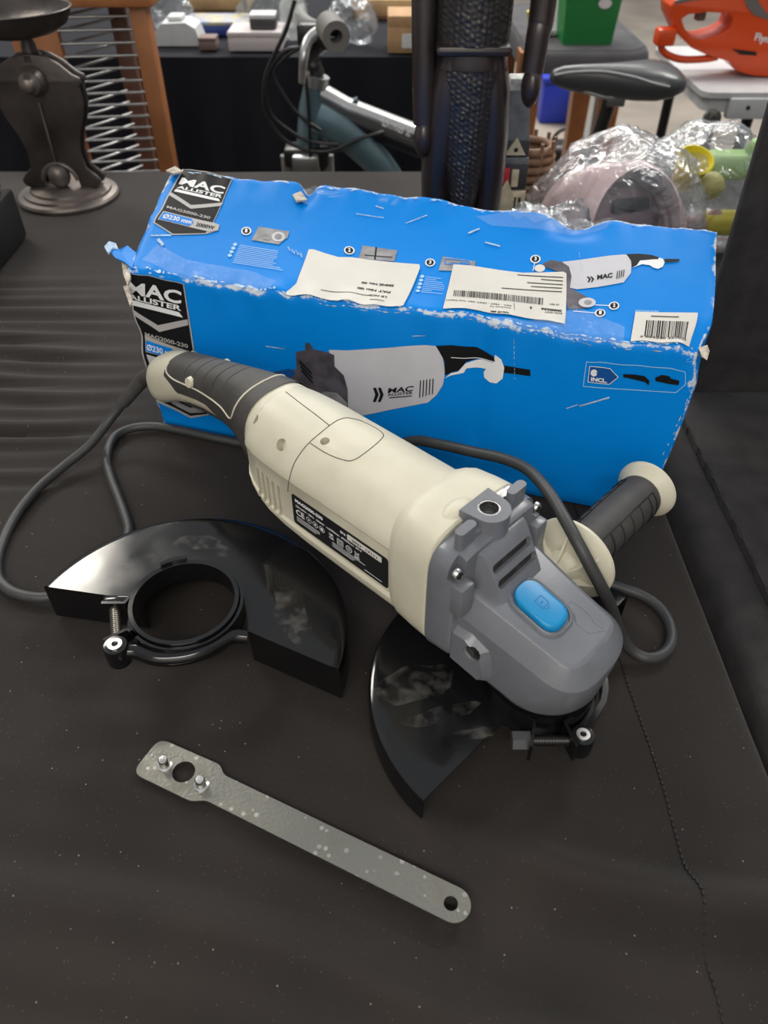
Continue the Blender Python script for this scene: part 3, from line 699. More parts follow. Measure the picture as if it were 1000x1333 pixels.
# ---- gear housing (grey): flange block
fl = G().loft([sect(*a) for a in [(.0705, .1535, .0535, .0478, 6), (.0690, .1545, .0530, .0484, 6), (.0515, .1530, .0540, .0470, 6.5), (.0490, .1515, .056, .0455, 6.5)]]).build('gear_flange', GREY, gr, 40)
fc = G()
for s in (-1, 1):   # keyhole-shaped screw recesses, open at the top
    fc.prism([(s*.0425 + x, .1425 + z) for x, z in arc((0, 0), .0065, 180, 360, 12) + [(.0065, .02), (-.0065, .02)]], .040, .0555, Matrix(((0,0,1,0),(1,0,0,0),(0,1,0,0),(0,0,0,1))))
cut(fl, fc, 40)
for s in (-1, 1):
    sw = G().lathe([(.0042, 0), (.0042, .0022), (.0034, .0032), (0.0005, .0036)], 20, Matrix.Translation((.0520, s*.0425, .1425)) @ Matrix.Rotation(math.radians(-90), 4, 'Y')).build('screw', STEEL, gr, 40)
    G().box((.0478, s*.0425-.0028, .1419), (.0487, s*.0425+.0028, .1431)).box((.0478, s*.0425-.0006, .1397), (.0487, s*.0425+.0006, .1453)).build('cross_slot', DARK, sw, 0)
    G().rbox((.0420, min(s*.0335, s*.0468), .1080), (.055, max(s*.0335, s*.0468), .1345), .002).build('screw_boss', GREY, gr, 40)
# ---- gear housing: head lofted from plan outlines
def plan(z, wr, wf, xs, n, pw, x1=.055):
    pts = []; M_ = 14
    side = [(x1 + (xs - x1)*i/6, wr + (wf - wr)*i/6) for i in range(6)]
    nose = []
    for i in range(M_*2 + 1):
        a = math.pi/2 * (1 - i/M_); c, s_ = math.cos(a), math.sin(a)
        nose.append((xs - (n + xs)*abs(c)**pw, wf*sgn(s_)*abs(s_)**pw))
    pts = side + nose + [(x, -y) for x, y in reversed(side)]
    return [(x, y, z) for x, y in pts]
hd = G().loft([plan(*a) for a in [(.0435, .028, .031, .0, .032, 1), (.047, .033, .0365, 0, .038, 1), (.053, .036, .039, 0, .0405, 1), (.068, .0385, .0392, -.002, .0425, .9), (.080, .0395, .0375, -.008, .0435, .78), (.0872, .0400, .0362, -.010, .0434, .70),
    (.0990, .0322, .0262, -.017, .0338, .57), (.1003, .0300, .0232, -.018, .0308, .55)]]).build('gear_head', GREY, gr, 22)
def rise(x, z): return .25*max(-.012, min(x, .05) + .03) * sm(.065, .098, z)
for v_ in hd.data.vertices:
    c = v_.co
    if c.y < 0: c.y *= 1 + .16*sm(.06, .09, c.z)
    c.z += rise(c.x, c.z)
bv = hd.modifiers.new('b', 'BEVEL'); bv.width = .0009; bv.segments = 2; bv.limit_method = 'ANGLE'; bv.angle_limit = R_(20); mod_apply(hd)
fc = G().cyl((.0318, .055, .079), (.0318, .026, .079), .0066, 24)
fc.cyl((.0318, -.055, .079), (.0318, -.026, .079), .0066, 24)
cut(hd, fc, 22)
# flat side bosses with threaded holes
for s in (-1, 1):
    fo = [(.0488, .060), (.0488, .0872), (.038, .0880), (.027, .0815), (.0215, .066), (.0245, .0565)]; fi = [(.0488, .050), (.0488, .0955), (.034, .0955), (.016, .0885), (.0095, .067), (.015, .052)]
    gb = G().loft([[(x, s*.0445, z) for x, z in fo], [(x, s*.0435, z*1.0 + (.0006 if z > .07 else -.0006)) for x, z in fo], [(x, s*.0335, z) for x, z in fi]])
    ob = gb.build('side_boss', GREY, gr, 20)
    cut(ob, G().cyl((.0318, .06*s, .079), (.0318, .02*s, .079), .0066, 24), 30)
    th = G()
    for k in range(6): th.ring((.0318, s*(.0425 - k*.0017), .079), (0, -s, 0), .0067, .0056, .0009, 24)
    th.build('thread', STEEL, gr, 60)
    G().cyl((.0318, s*.0335, .079), (.0318, s*.0325, .079), .0066, 24).build('hole_floor', DARK, gr, 0)
# slotted hump
hp = G().loft([[(.052, y*1.04, .1490) for y in (.0245, -.0245)] + [(.052, -.028, .10), (.052, .028, .10)],
               [(.0465, y, .1480) for y in (.0235, -.0235)] + [(.047, -.028, .10), (.047, .028, .10)],
               [(.0425, y, .1440) for y in (.0225, -.0225)] + [(.042, -.0275, .099), (.042, .0275, .099)],
               [(.0290, y, .1195) for y in (.0215, -.0215)] + [(.0285, -.0245, .099), (.0285, .0245, .099)],
               [(.0262, y, .1135) for y in (.0215, -.0215)] + [(.0265, -.0235, .099), (.0265, .0235, .099)]])
bm_ = bmesh.new()
hump = hp.build('vent_hump', GREY, gr, 30)
bm_.from_mesh(hump.data); bmesh.ops.bevel(bm_, geom=bm_.edges[:], offset=.0014, segments=2, profile=.5, affect='EDGES'); bm_.to_mesh(hump.data); bm_.free()
hump.data.shade_smooth(); hump.data.set_sharp_from_angle(angle=R_(30))
sl = G(); slm = []; va = math.atan2(.1440 - .1195, .0425 - .0290)
for f in (.70, .28):
    cx, cz = .0290 + (.0425-.0290)*f, .1195 + (.1440-.1195)*f
    mt = Matrix(((math.cos(va), 0, -math.sin(va), cx), (0, 1, 0, 0), (math.sin(va), 0, math.cos(va), cz), (0, 0, 0, 1)))
    sl.prism(rrect(-.0033, -.0205, .0033, .0205, .0031), -.006, .012, mt); slm.append(mt)
cut(hump, sl, 30)
for mt in slm: G().prism(rrect(-.0032, -.0204, .0032, .0204, .003), -.0058, -.0042, mt).build('slot_shade_insert', mat('slot_shade_dark', (.02, .019, .017), .6, var=.5, vscale=200), gr, 0)  # dark inserts: the shade inside the slots is put into their colour
# threaded top lug
tl_ = G().prism([(.0735, .015), (.0735, -.015), (.060, -.0135)] + arc((.0600, 0), .0135, -90, -270, 20)[1:-1] + [(.060, .0135)], .148, .1645).build('top_lug', GREY, gr, 30)
cut(tl_, G().cyl((.061, 0, .17), (.061, 0, .150), .0076, 28), 30)
th = G()
for k in range(6): th.ring((.061, 0, .1632 - k*.0021), (0, 0, 1), .0077, .0064, .0010, 28)
th.build('thread', STEEL, gr, 60)
for s in (-1, 1):
    e_ = G().prism(rrect(.0555, s*.0265 - .0085, .0625, s*.0265 + .0085, .0034), .148, .1665)
    e_.prism([(.056, s*.0125), (.062, s*.0125), (.062, s*.02), (.056, s*.02)], .148, .158)
    eo = e_.build('lug_ear', GREY, gr, 30)
# rear tin plate glimpsed behind the lug
G().rbox((.0640, -.034, .1495), (.0705, -.0155, .1580), .001).build('tin_shim', STEEL, gr, 30)
# button
def pill(z, hx, hy, cx=.0095): return [(x, y + .0035, z + rise(x, .1)) for x, y in rrect(cx - hx, -hy, cx + hx, hy, min(hx, hy)*.78, 7)]
bez = G().loft([pill(.0985, .0222, .0158), pill(.1022, .0216, .0151), pill(.1028, .0208, .0143), pill(.1022, .0196, .0131), pill(.0990, .0192, .0127)], True).build('button_bezel', GREY, gr, 50)
bt = G().loft([pill(.0995, .0180, .0116), pill(.1042, .0180, .0116), pill(.1052, .0172, .0108), pill(.1055, .0155, .0091)], True).build('lock_button', BLUEBTN, gr, 40)
flat = lambda x, y: (x, y)
ic = Print(flat, lambda x, y, o: Vector((x, y + .0035, .1055 + rise(x, .1) + o)), 1)
def outline(pr, pts, wd):
    for i in range(len(pts)): pr.line(pts[i], pts[(i+1) % len(pts)], wd, True)
outline(ic, [(.0130, -.004), (.0130, .0030), (.0062, .0030), (.0062, -.004)], .0005)
ic.line((.0095, -.0015), (.0095, .0012), .0009, True); ic.line((.0054, -.0025), (.0036, -.0005), .0004, True); ic.line((.0036, -.0005), (.0054, .0025), .0004, True)
ic.build('button_icon', PRTBLUE2, bt, .0001)
# raised rotation arrow on the head
ar = G(); A3 = [(-.0005, -.0175), (-.001, -.0105), (-.0085, -.0105), (-.0125, -.0060), (-.0225, -.0065), (-.0285, -.0175), (-.0200, -.0165), (-.0165, -.0185), (-.0100, -.0190)]
for i in range(len(A3)): ar.tube([(p_[0], p_[1], .1002 + rise(p_[0], .1)) for p_ in (A3[i], A3[(i+1) % len(A3)])], .0005, 6)
ar.build('rotation_arrow', GREY, gr, 60)
# bearing cap and spindle under the head
G().lathe([(.031, .0415), (.031, .0445), (.0285, .0448), (.0285, .0380), (.020, .0370), (.020, .0250), (.0085, .0245), (.0085, .0060), (.006, .0052)], 40).build('spindle', BLKMET, gr, 40)

# ---- rear handle
HS = [(.266, .1565, .082, .0365), (.276, .157, .087, .0345), (.286, .157, .091, .0318), (.300, .1562, .0965, .0272), (.315, .1535, .100, .0238), (.335, .149, .1005, .0215), (.36, .1430, .0985, .0205), (.385, .1368, .093, .0203), (.405, .1315, .0855, .0205), (.422, .1270, .0765, .0208), (.436, .1215, .0690, .0205), (.447, .1140, .0660, .0188), (.4545, .1045, .0680, .0155), (.4580, .0960, .0740, .0105)]
def hs_at(x):
    for a, b in zip(HS, HS[1:]):
        if a[0] <= x <= b[0]:
            t = (x - a[0])/(b[0]-a[0]); return tuple(a[i] + (b[i]-a[i])*t for i in range(4))
    return HS[-1]
hcore = G().loft([sect(x, zt, zb, hw, 2.5, 36) for x, zt, zb, hw in HS]).build('rear_handle', CREAM, gr, 50)
def hsec(x, ang, off):
    x_, zt, zb, hw = hs_at(x); zc, hh = (zt+zb)/2, (zt-zb)/2; a = math.pi/2 - ang
    c, s_ = math.cos(a), math.sin(a); n = 2.5
    return Vector((x, (hw+off)*sgn(c)*abs(c)**(2/n), zc + (hh+off)*sgn(s_)*abs(s_)**(2/n)))
def dark_limit(x):      # half angle covered by the rubber, from the top
    if x < .298: return math.radians(180)
    if x < .318: return math.radians(180 - (x-.298)/.02*50)
    if x < .345: return math.radians(130 - (x-.318)/.027*32)
    return math.radians(98 - max(0, x - .39)/.022*34)
xs = []; x = .2735
grooves = [.318, .333, .348, .363, .378]
while x < .4125: xs.append((x, .0010)); x += .004
for gx in grooves: xs += [(gx-.0007, .0010), (gx, -.0001), (gx+.0007, .0010)]
xs = sorted(xs); rows = []
for x, off in xs:
    A_ = dark_limit(x); N_ = 36
    row = []
    for i in range(N_+1):
        an = -A_ + 2*A_*i/N_; o = off
        if off < .0005 and abs(an) > R_(74): o = .0010
        row.append(hsec(x, an, o))
    rows.append(row)
gg = G(); gg.loft(rows, False, False)
inner = [[hsec(x, -dark_limit(x) + 2*dark_limit(x)*i/36, -.001) for i in (0, 36)] for x, _ in xs]
for k in range(len(rows)-1):
    for j, e in ((0, 0), (36, 1)):
        o = len(gg.v); gg.v += [rows[k][j], rows[k+1][j], inner[k+1][e], inner[k][e]]; gg.f.append((o, o+1, o+2, o+3))
o = len(gg.v); gg.v += rows[-1] + inner[-1]; gg.f.append(tuple(o + i for i in range(39)))
gg.build('rubber_grip', RUBBER, gr, 40)
for s in (1, -1):
    ln = [(.4085, 30), (.408, 48), (.403, 62), (.392, 72), (.375, 76), (.35, 79), (.32, 84), (.3035, 88), (.297, 80), (.293, 62), (.290, 40), (.288, 18), (.2875, 0)]
    G().tube(spline([hsec(x, s*R_(a), .0011) for x, a in ln], 6), .00085, 6).build('grip_inlay', CREAM, gr, 60)
    p0 = hsec(.366, s*R_(66), .0005); d0 = (p0 - Vector((.366, 0, p0.z - .004))).normalized()
    G().cyl(p0 - d0*.003, p0 + d0*.0030, .0056, 20, .0044).build('grip_screw_boss', CREAM, gr, 40)
# trigger under the handle
G().loft([sect(x, zt, zb, hw, 3, 20) for x, zt, zb, hw in [(.325, .104, .097, .008), (.335, .104, .0925, .0095), (.37, .102, .089, .0095), (.405, .092, .0815, .009), (.412, .088, .0815, .007)]]).build('trigger', RUBBER, gr, 50)
G().lathe([(.0105, 0), (.0108, .004), (.0098, .006), (.0092, .012), (.0086, .024), (.0076, .036), (.0066, .050), (.0055, .056)], 20, Matrix.Translation((.4545, 0, .087)) @ Matrix.Rotation(math.radians(104), 4, 'Y')).build('cord_sleeve_collar', RUBBER, gr, 50) if False else None

# ---- rating plate
LZ0, LZ1, LX0, LX1 = .0805, .1115, .1105, .2125
def lp(): return Print(flat, lambda u, v, o: Vector((LX1 - u, .0419 + o, LZ0 + v)), 1)
LW, LH = LX1 - LX0, LZ1 - LZ0
plate = G().prism([(LX1 - x, LZ0 + y) for x, y in rrect(0, 0, LW, LH, .0028)], .0412, .0420, Matrix(((1,0,0,0),(0,0,1,0),(0,1,0,0),(0,0,0,1)))).build('rating_plate', LABELBLK, gr, 30)
tag(plate, 'black rating plate with white print')
p = lp(); T = lambda s, x, y, w_, h_, off=.02: p.text(s, (x, y), (x + w_, y), (x, y + h_), True, off)
T('MAG2000-230', .004, LH - .0066, .031, .0034, .05); T('220-240V~ 50Hz', .004, LH - .0115, .021, .0021); T('2000W', .027, LH - .0115, .0095, .0021); T('n:6500min  Ø230mm  M14', .0385, LH - .0115, .037, .0021)
T('CE', .004, LH - .0195, .0095, .0058, .02); T('SN:', .0535, LH - .0062, .006, .0025, .04)
T('UK', .041, LH - .0168, .0052, .0024, .05); T('CA', .041, LH - .0200, .0052, .0024, .05)
for i, cx in enumerate((.0185, .0258, .0331)):
    p.poly(circle((cx, LH - .0167), .0029, 20), True, [circle((cx, LH - .0167), .0025, 20)]); p.poly(circle((cx, LH - .0167), .0009 + .0003*i, 10), True)
outline(p, [(.050, LH - .0203), (.0558, LH - .0203), (.0558, LH - .0145), (.050, LH - .0145)], .0006); outline(p, [(.0515, LH - .0188), (.0543, LH - .0188), (.0543, LH - .0160), (.0515, LH - .0160)], .0005)
p.poly(circle((.0622, LH - .0175), .0032, 22), True, [circle((.0622, LH - .0175), .0026, 20)]); p.text('D', (.0612, LH-.0188), (.0634, LH-.0188), (.0612, LH-.0162), True)
p.line((.0680, LH - .0150), (.0730, LH - .0195), .0005, True); p.line((.0730, LH - .0150), (.0680, LH - .0195), .0005, True); p.line((.0680, LH - .0208), (.0732, LH - .0208), .0011, True); outline(p, [(.0690, LH - .0195), (.0720, LH - .0195), (.0725, LH - .0155), (.0685, LH - .0155)], .0003)
rr = random.Random(8)
for i in range(3):
    p.line((.004, LH - .0222 - i*.0019), (.030 - i*.002 + rr.random()*.002, LH - .0222 - i*.0019), .0006, True)
for i in range(3): p.line((.044, LH - .0226 - i*.0019), (.072 - i*.004 + rr.random()*.01, LH - .0226 - i*.0019), .0006, True)
p.line((.078, LH - .0276), (.096, LH - .0276), .0006, True)
p.build('plate_lettering', WHITE, plate, .0002)
G().prism([(LX1 - x, LZ0 + y) for x, y in rrect(.061, LH - .0078, .0955, LH - .0026, .0004)], .0412, .0423, Matrix(((1,0,0,0),(0,0,1,0),(0,1,0,0),(0,0,0,1)))).build('serial_sticker', PAPER, plate, 0)
p = lp(); p.text('2021  17111', (.066, LH - .0063), (.0915, LH - .0063), (.066, LH - .0043), True, .03); p.build('serial_number', PRTBLK, plate, .0006)

# ---- side handle
sh0, shx, shz = -.0425, .0318, .079
MY = lambda y: Matrix.Translation((shx, y, shz)) @ Matrix.Rotation(math.radians(90), 4, 'X')
side_ = G().lathe([(.0095, 0), (.0095, .018), (.0125, .022), (.016, .028)], 28, MY(sh0)).build('handle_stem', CREAM, gr, 40)
dsc = G().lathe([(.012, .024), (.020, .0255), (.0270, .0300), (.0325, .0325), (.0345, .0345), (.0345, .0370), (.033, .0385), (.0185, .0395), (.0150, .0400)], 48, MY(sh0)).build('handle_guard_disc', CREAM, gr, 40)
ribs = G()
for k in range(6):
    a = k*math.pi/3 + .3
    ribs.add([(math.cos(a)*r, math.sin(a)*r, z) for r, z in ((.009, .012), (.009, .030), (.031, .0335), (.026, .028))] + [(math.cos(a+.09)*r, math.sin(a+.09)*r, z) for r, z in ((.009, .012), (.009, .030), (.031, .0335), (.026, .028))],
             [(0,1,2,3), (7,6,5,4), (0,4,5,1), (1,5,6,2), (2,6,7,3), (3,7,4,0)], MY(sh0))
ribs.build('disc_ribs', CREAM, dsc, 0)
prof = [(.0150, .0385), (.0172, .0400), (.0182, .046)]
zz = .052
while zz < .132:
    prof += [(.0186 + .0006*math.sin((zz-.052)/.08*math.pi), zz)]; zz += .006
prof += [(.0186, .1335), (.0170, .1355), (.010, .1358)]
gp = G(); NN = 48; rings = []
for r, z in prof:
    rings.append([(r*math.cos(2*math.pi*i/NN), r*math.sin(2*math.pi*i/NN), z) for i in range(NN)])
hgr = gp.loft(rings, True, True, MY(sh0)).build('handle_grip', RUBBER, gr, 40)
gl = G()
for s in (-1, 1):
    for a0 in (90,):
        # long panel edges and short cross grooves on the moulded panels
        for off in (-52, 52):
            an = R_(180 + off) if s < 0 else R_(off)
            gl.tube([(.0194*math.cos(an), .0194*math.sin(an), z) for z in [.050 + .004*k for k in range(20)]], .0005, 6)
        for z in (.050, .063, .077, .091, .105, .119, .1265):
            c0 = 180 if s < 0 else 0
            gl.tube([(.0193*math.cos(R_(c0 + t)), .0193*math.sin(R_(c0 + t)), z) for t in range(-52, 53, 8)], .0005, 6)
gt = G().add(gl.v, gl.f, MY(sh0)); gt.build('grip_grooves', DARK, hgr, 60)
G().lathe([(.0150, .1345), (.0180, .1350), (.0205, .1385), (.0240, .1415), (.0255, .1435), (.0255, .1455), (.0235, .1475), (.010, .1500)], 48, MY(sh0)).build('handle_end_cap', CREAM, gr, 40)

# ---- wheel guards
def guard_mesh(R0, zp, zb, a0, a1, rc, end_walls, n=64, hc=(0, 0)):
    gg = G(); th = .0016
    inner_r = rc
    # flat plate: ring sector with a full hub ring around the collar
    A_ = [a0 + (a1-a0)*i/n for i in range(n+1)]
    def P2(r, a, z): o = hc if r == inner_r else (0, 0); return (o[0] + r*math.cos(R_(a)), o[1] + r*math.sin(R_(a)), z)
    bev = .004
    prof = [(inner_r, zp), (R0 - bev - .003, zp), (R0 - bev, zp), (R0 - bev*.35, zp - bev*.3), (R0, zp - bev), (R0, zb), (R0 - th, zb), (R0 - th, zp - bev), (R0 - bev, zp - th), (inner_r, zp - th)]
    rings = [[P2(r, a, z) for r, z in prof] for a in A_]
    gg.loft(rings, True, True)
    # hub flange all the way round
    gg.ring((hc[0], hc[1], zp - th), (0, 0, 1), rc + .007, rc, th*.98, 64)
    if end_walls:
        for a, sg in ((a0, 1), (a1, -1)):
            d = Vector((math.cos(R_(a)), math.sin(R_(a)), 0)); t = Vector((-d.y, d.x, 0)) * sg * th
            pi_ = Vector((hc[0], hc[1], 0)) + d*rc; po_ = d*(R0 - .0015); q0 = pi_.lerp(po_, .14 if sg > 0 else .05)
            d = (po_ - pi_).normalized(); t = Vector((-d.y, d.x, 0)) * sg * th
            pts = [q0 + Vector((0,0,zp-.0008)), po_ + Vector((0,0,zp-.003)), po_ + Vector((0,0,zb)), q0 + Vector((0,0,zb+.002))]
            gg.add([*pts, *[q + t for q in pts]], [(0,1,2,3), (7,6,5,4), (0,4,5,1), (1,5,6,2), (2,6,7,3), (3,7,4,0)])
    return gg
# fitted guard (parts of the grinder)
fg = guard_mesh(.1235, .0265, .0008, -91, 88.6, .0345, False).build('wheel_guard', GLOSS, gr, 30)
G().ring((0, 0, .0265), (0, 0, 1), .0362, .0340, .0150, 56).build('guard_collar', GLOSS, gr, 40)
# clamp band with lugs, bolt and lever at the front
band = G()
cb = [(.0395*math.cos(R_(a)), .0395*math.sin(R_(a)), 0) for a in range(-100, 108, 6)]
def strap(pts, z0, z1, th, name, material, parent, mw=None):
    pts = [Vector((p[0], p[1], 0)) for p in pts]; N = len(pts); rings = []
    for i, p in enumerate(pts):
        t = (pts[min(i+1, N-1)] - pts[max(i-1, 0)]).normalized(); n = Vector((-t.y, t.x, 0))*th/2
        rings.append([p + n + Vector((0,0,z0)), p - n + Vector((0,0,z0)), p - n + Vector((0,0,z1)), p + n + Vector((0,0,z1))])
    return G().loft(rings, True).build(name, material, parent, 40, mw)
d1 = Vector((math.cos(R_(119)), math.sin(R_(119)), 0)); d2 = Vector((math.cos(R_(148)), math.sin(R_(148)), 0))
arcA = [(.0380*math.cos(R_(a)), .0380*math.sin(R_(a))) for a in range(-176, 116, 6)]
strap(arcA + [tuple(d1*.041)[:2], tuple(d1*.048)[:2], tuple(d1*.0600)[:2]], .0255, .0435, .0022, 'clamp_band', GLOSS, gr)
arcB = [(.0380*math.cos(R_(a)), .0380*math.sin(R_(a))) for a in range(188, 153, -4)]
strap(arcB + [tuple(d2*.041)[:2], tuple(d2*.048)[:2], tuple(d2*.0600)[:2]], .0255, .0435, .0022, 'clamp_band', GLOSS, gr)
m1, m2 = d1*.050 + Vector((0,0,.0345)), d2*.050 + Vector((0,0,.0345)); bd_ = (m2 - m1).normalized()
G().cyl(m1 - bd_*.002, m2 + bd_*.004, .0034, 16).build('clamp_bolt', BLKMET, gr, 40)
th = G()
for k in range(8): th.ring(m1 + bd_*(.003 + k*.0018), bd_, .0040, .0030, .0009, 16)
th.build('bolt_thread', BLKMET, gr, 60)
G().cyl(m1 - bd_*.0012, m1 - bd_*.0135, .0068, 6).build('bolt_nut', STEEL, gr, 0).data.materials.__setitem__(0, mat('worn_black_nut', (.11, .11, .115), .35, .6))
pv = m2 + bd_*.0085
G().lathe([(.0078, -.0105), (.0082, -.009), (.0082, .0055), (.0076, .007), (.004, .0072)], 28, Matrix.Translation(pv)).build('lever_pivot', GLOSS, gr, 40)
pin = G().ring(pv + Vector((0, 0, .0066)), (0, 0, 1), .0046, .0022, .0016, 24).build('pivot_pin', STEEL, gr, 40)
lev = [pv + Vector((0,0,-.001))] + [Vector((.0455*math.cos(R_(a)), .0455*math.sin(R_(a)), .034)) for a in range(192, 262, 8)] + [Vector((.050*math.cos(R_(268)), .050*math.sin(R_(268)), .034))]
strap([(p.x, p.y) for p in spline(lev, 4)], .0275, .0400, .0040, 'clamp_lever', GLOSS, gr)

# loose guard on the cloth
LG = thing('loose_wheel_guard', 'loose glossy black wheel guard with clamp ring lying left of the grinder', 'wheel guard', (-.155, .362, 0), 0)
HO = (.004, .0165)
HM = Matrix.Translation((HO[0], HO[1], 0))
guard_mesh(.1275, .0385, .0005, -15, 158, .0385, True, 64, HO).build('guard_shell', GLOSS, LG, 30)
G().ring((0, 0, .0385), (0, 0, 1), .0412, .0380, .0175, 64).build('guard_collar', GLOSS, LG, 40, HM)
g = G(); g.prism([(x, y) for x, y in arc((0, 0), .0412, 98, 126, 8)] + [(x, y) for x, y in reversed(arc((0, 0), .0450, 98, 126, 8))], .050, .0585); g.build('index_tab', GLOSS, LG, 40, HM)
dA = Vector((math.cos(R_(180)), math.sin(R_(180)), 0)); dB = Vector((math.cos(R_(214)), math.sin(R_(214)), 0))
strap([(.0432*math.cos(R_(a)), .0432*math.sin(R_(a))) for a in range(-142, 174, 6)] + [tuple(dA*.0455)[:2], tuple(dA*.052)[:2], tuple(dA*.063)[:2]], .0400, .0535, .0024, 'clamp_band', GLOSS, LG, HM)
strap([(.0432*math.cos(R_(a)), .0432*math.sin(R_(a))) for a in range(228, 217, -3)] + [tuple(dB*.0455)[:2], tuple(dB*.052)[:2], tuple(dB*.063)[:2]], .0400, .0535, .0024, 'clamp_band', GLOSS, LG, HM)
G().rbox((-.0635, .0005, .0405), (-.044, .0085, .0530), .002).build('clamp_lug', GLOSS, LG, 40, HM)
m1, m2 = dA*.0545 + Vector((0,0,.0468)), dB*.0545 + Vector((0,0,.0468)); bd_ = (m2 - m1).normalized()
G().cyl(m1 - bd_*.003, m2 + bd_*.004, .0036, 16).build('clamp_bolt', BLKMET, LG, 40, HM)
th = G()
for k in range(14): th.ring(m1 + bd_*(.002 + k*.0019), bd_, .0041, .003, .001, 16)
th.build('bolt_thread', mat('bare_bolt', (.22, .2, .17), .35, .9), LG, 60, HM)
pv = m2 + bd_*.010
G().lathe([(.0085, -.011), (.009, -.0095), (.009, .0055), (.0083, .007), (.004, .0072)], 28, Matrix.Translation(pv)).build('lever_pivot', GLOSS, LG, 40, HM)
G().ring(pv + Vector((0, 0, .0066)), (0, 0, 1), .0052, .0024, .0018, 24).build('pivot_pin', STEEL, LG, 40, HM)
W = lambda px, py, z: Vector(U(px, py, z)) - Vector((-.155, .362, 0))
lv = spline([HM @ (pv + Vector((.002, 0, -.001))), W(178, 848, .045), W(205, 856, .044), W(236, 855, .044), W(262, 848, .044), W(285, 836, .044), W(303, 828, .043), W(322, 829, .041)], 6)
G().tube(lv, [.0055 + .0012*math.sin(math.pi*i/(len(lv)-1)) for i in range(len(lv))], 14).build('clamp_lever', GLOSS, LG, 60)
# scuffs of dry polish on the plate
SM = bpy.data.materials.new('dry_polish_smudge'); SM.use_nodes = True; nt = SM.node_tree; b_ = nt.nodes['Principled BSDF']
b_.inputs['Base Color'].default_value = (.20, .185, .165, 1); b_.inputs['Roughness'].default_value = .5
tc0 = nt.nodes.new('ShaderNodeTexCoord'); n_ = nt.nodes.new('ShaderNodeTexNoise'); n_.inputs['Scale'].default_value = 75; n_.inputs['Detail'].default_value = 7; n_.inputs['Roughness'].default_value = .65
nt.links.new(tc0.outputs['Object'], n_.inputs['Vector']); r_ = nt.nodes.new('ShaderNodeMapRange'); r_.inputs['From Min'].default_value = .46; r_.inputs['From Max'].default_value = .72; r_.inputs['To Max'].default_value = .38
nt.links.new(n_.outputs['Fac'], r_.inputs['Value']); nt.links.new(r_.outputs['Result'], b_.inputs['Alpha'])
rr = random.Random(12)
def blob(c, rx, ry, ang=0):
    ca, sa = math.cos(ang), math.sin(ang); out = []
    for i in range(20):
        a = 2*math.pi*i/20; k = 1 + .18*math.sin(2*a + c[0]*900) + .10*math.sin(5*a + c[1]*700); x_, y_ = rx*k*math.cos(a), ry*k*math.sin(a); out.append((c[0]+x_*ca-y_*sa, c[1]+x_*sa+y_*ca))
    return out
for px, py, a, b, an in [(160, 744, .012, .008, .4), (191, 726, .011, .007, -.5), (255, 706, .018, .009, .2), (285, 716, .012, .007, -.3), (380, 800, .012, .032, .5)]:
    q = W(px, py, .0385); p = Print(flat, lambda x, y, o: Vector((x, y, .0385 + o)), .02); p.poly(blob((q.x, q.y), a, b, an), True); p.build('polish_smudge', SM, LG, .0002)
for px, py, a, b, an in [(575, 930, .026, .007, 1.0), (620, 955, .016, .005, .9), (540, 890, .03, .016, 1.3), (590, 965, .007, .004, .5)]:
    q = GMI @ U(px, py, .0265); p = Print(flat, lambda x, y, o: Vector((x, y, .0265 + o)), .02); p.poly(blob((q.x, q.y), a, b, an), True); p.build('polish_smudge', SM, gr, .0002)

# ================================================================== PIN SPANNER
A0 = Vector((-.1694, .281, 0)); EA = math.atan2(-.43, .9028)
spn = thing('pin_spanner', 'flat zinc-plated pin spanner lying on the cloth in front', 'spanner', A0, EA)
def fil(pts):   # small chamfers on the outline
    out = []; n = len(pts)
    for i in range(n):
        p0, p1, p2, r = Vector(pts[i-1][:2]), Vector(pts[i][:2]), Vector(pts[(i+1) % n][:2]), pts[i][2]
        if r == 0: out.append(tuple(p1)); continue
        a, b = (p0-p1).normalized()*r, (p2-p1).normalized()*r
        for k in range(6):
            t = k/5; out.append(tuple((p1+a)*(1-t)**2 + p1*2*t*(1-t) + (p1+b)*t*t))
    return out
ol = fil([(.0005, -.0150, .008), (.0010, .0150, .008), (.0530, .0165, .004), (.0585, .0112, .004)] + [(x, y, 0) for x, y in arc((.2345, 0.0005), .0108, 90, -90, 14)] + [(.0580, -.0095, .004), (.0500, -.0145, .004)])
plate = G().prism(ol, .0002, .0027, None, [circle((.0325, .0010), .0079, 32), circle((.2330, .0002), .0044, 24)]).build('spanner_plate', ZINC, spn, 30)
bv = plate.modifiers.new('b', 'BEVEL'); bv.width = .0004; bv.segments = 2; bv.limit_method = 'ANGLE'; bv.angle_limit = R_(50); mod_apply(plate)
for x in (.0178, .0495):
    G().lathe([(.0052, .0026), (.0052, .0034), (.0036, .0040), (.0034, .0105), (.0028, .0112), (.0008, .0113)], 24, Matrix.Translation((x, -.0006 if x < .03 else -.0018, 0))).build('drive_pin', STEEL, spn, 40)

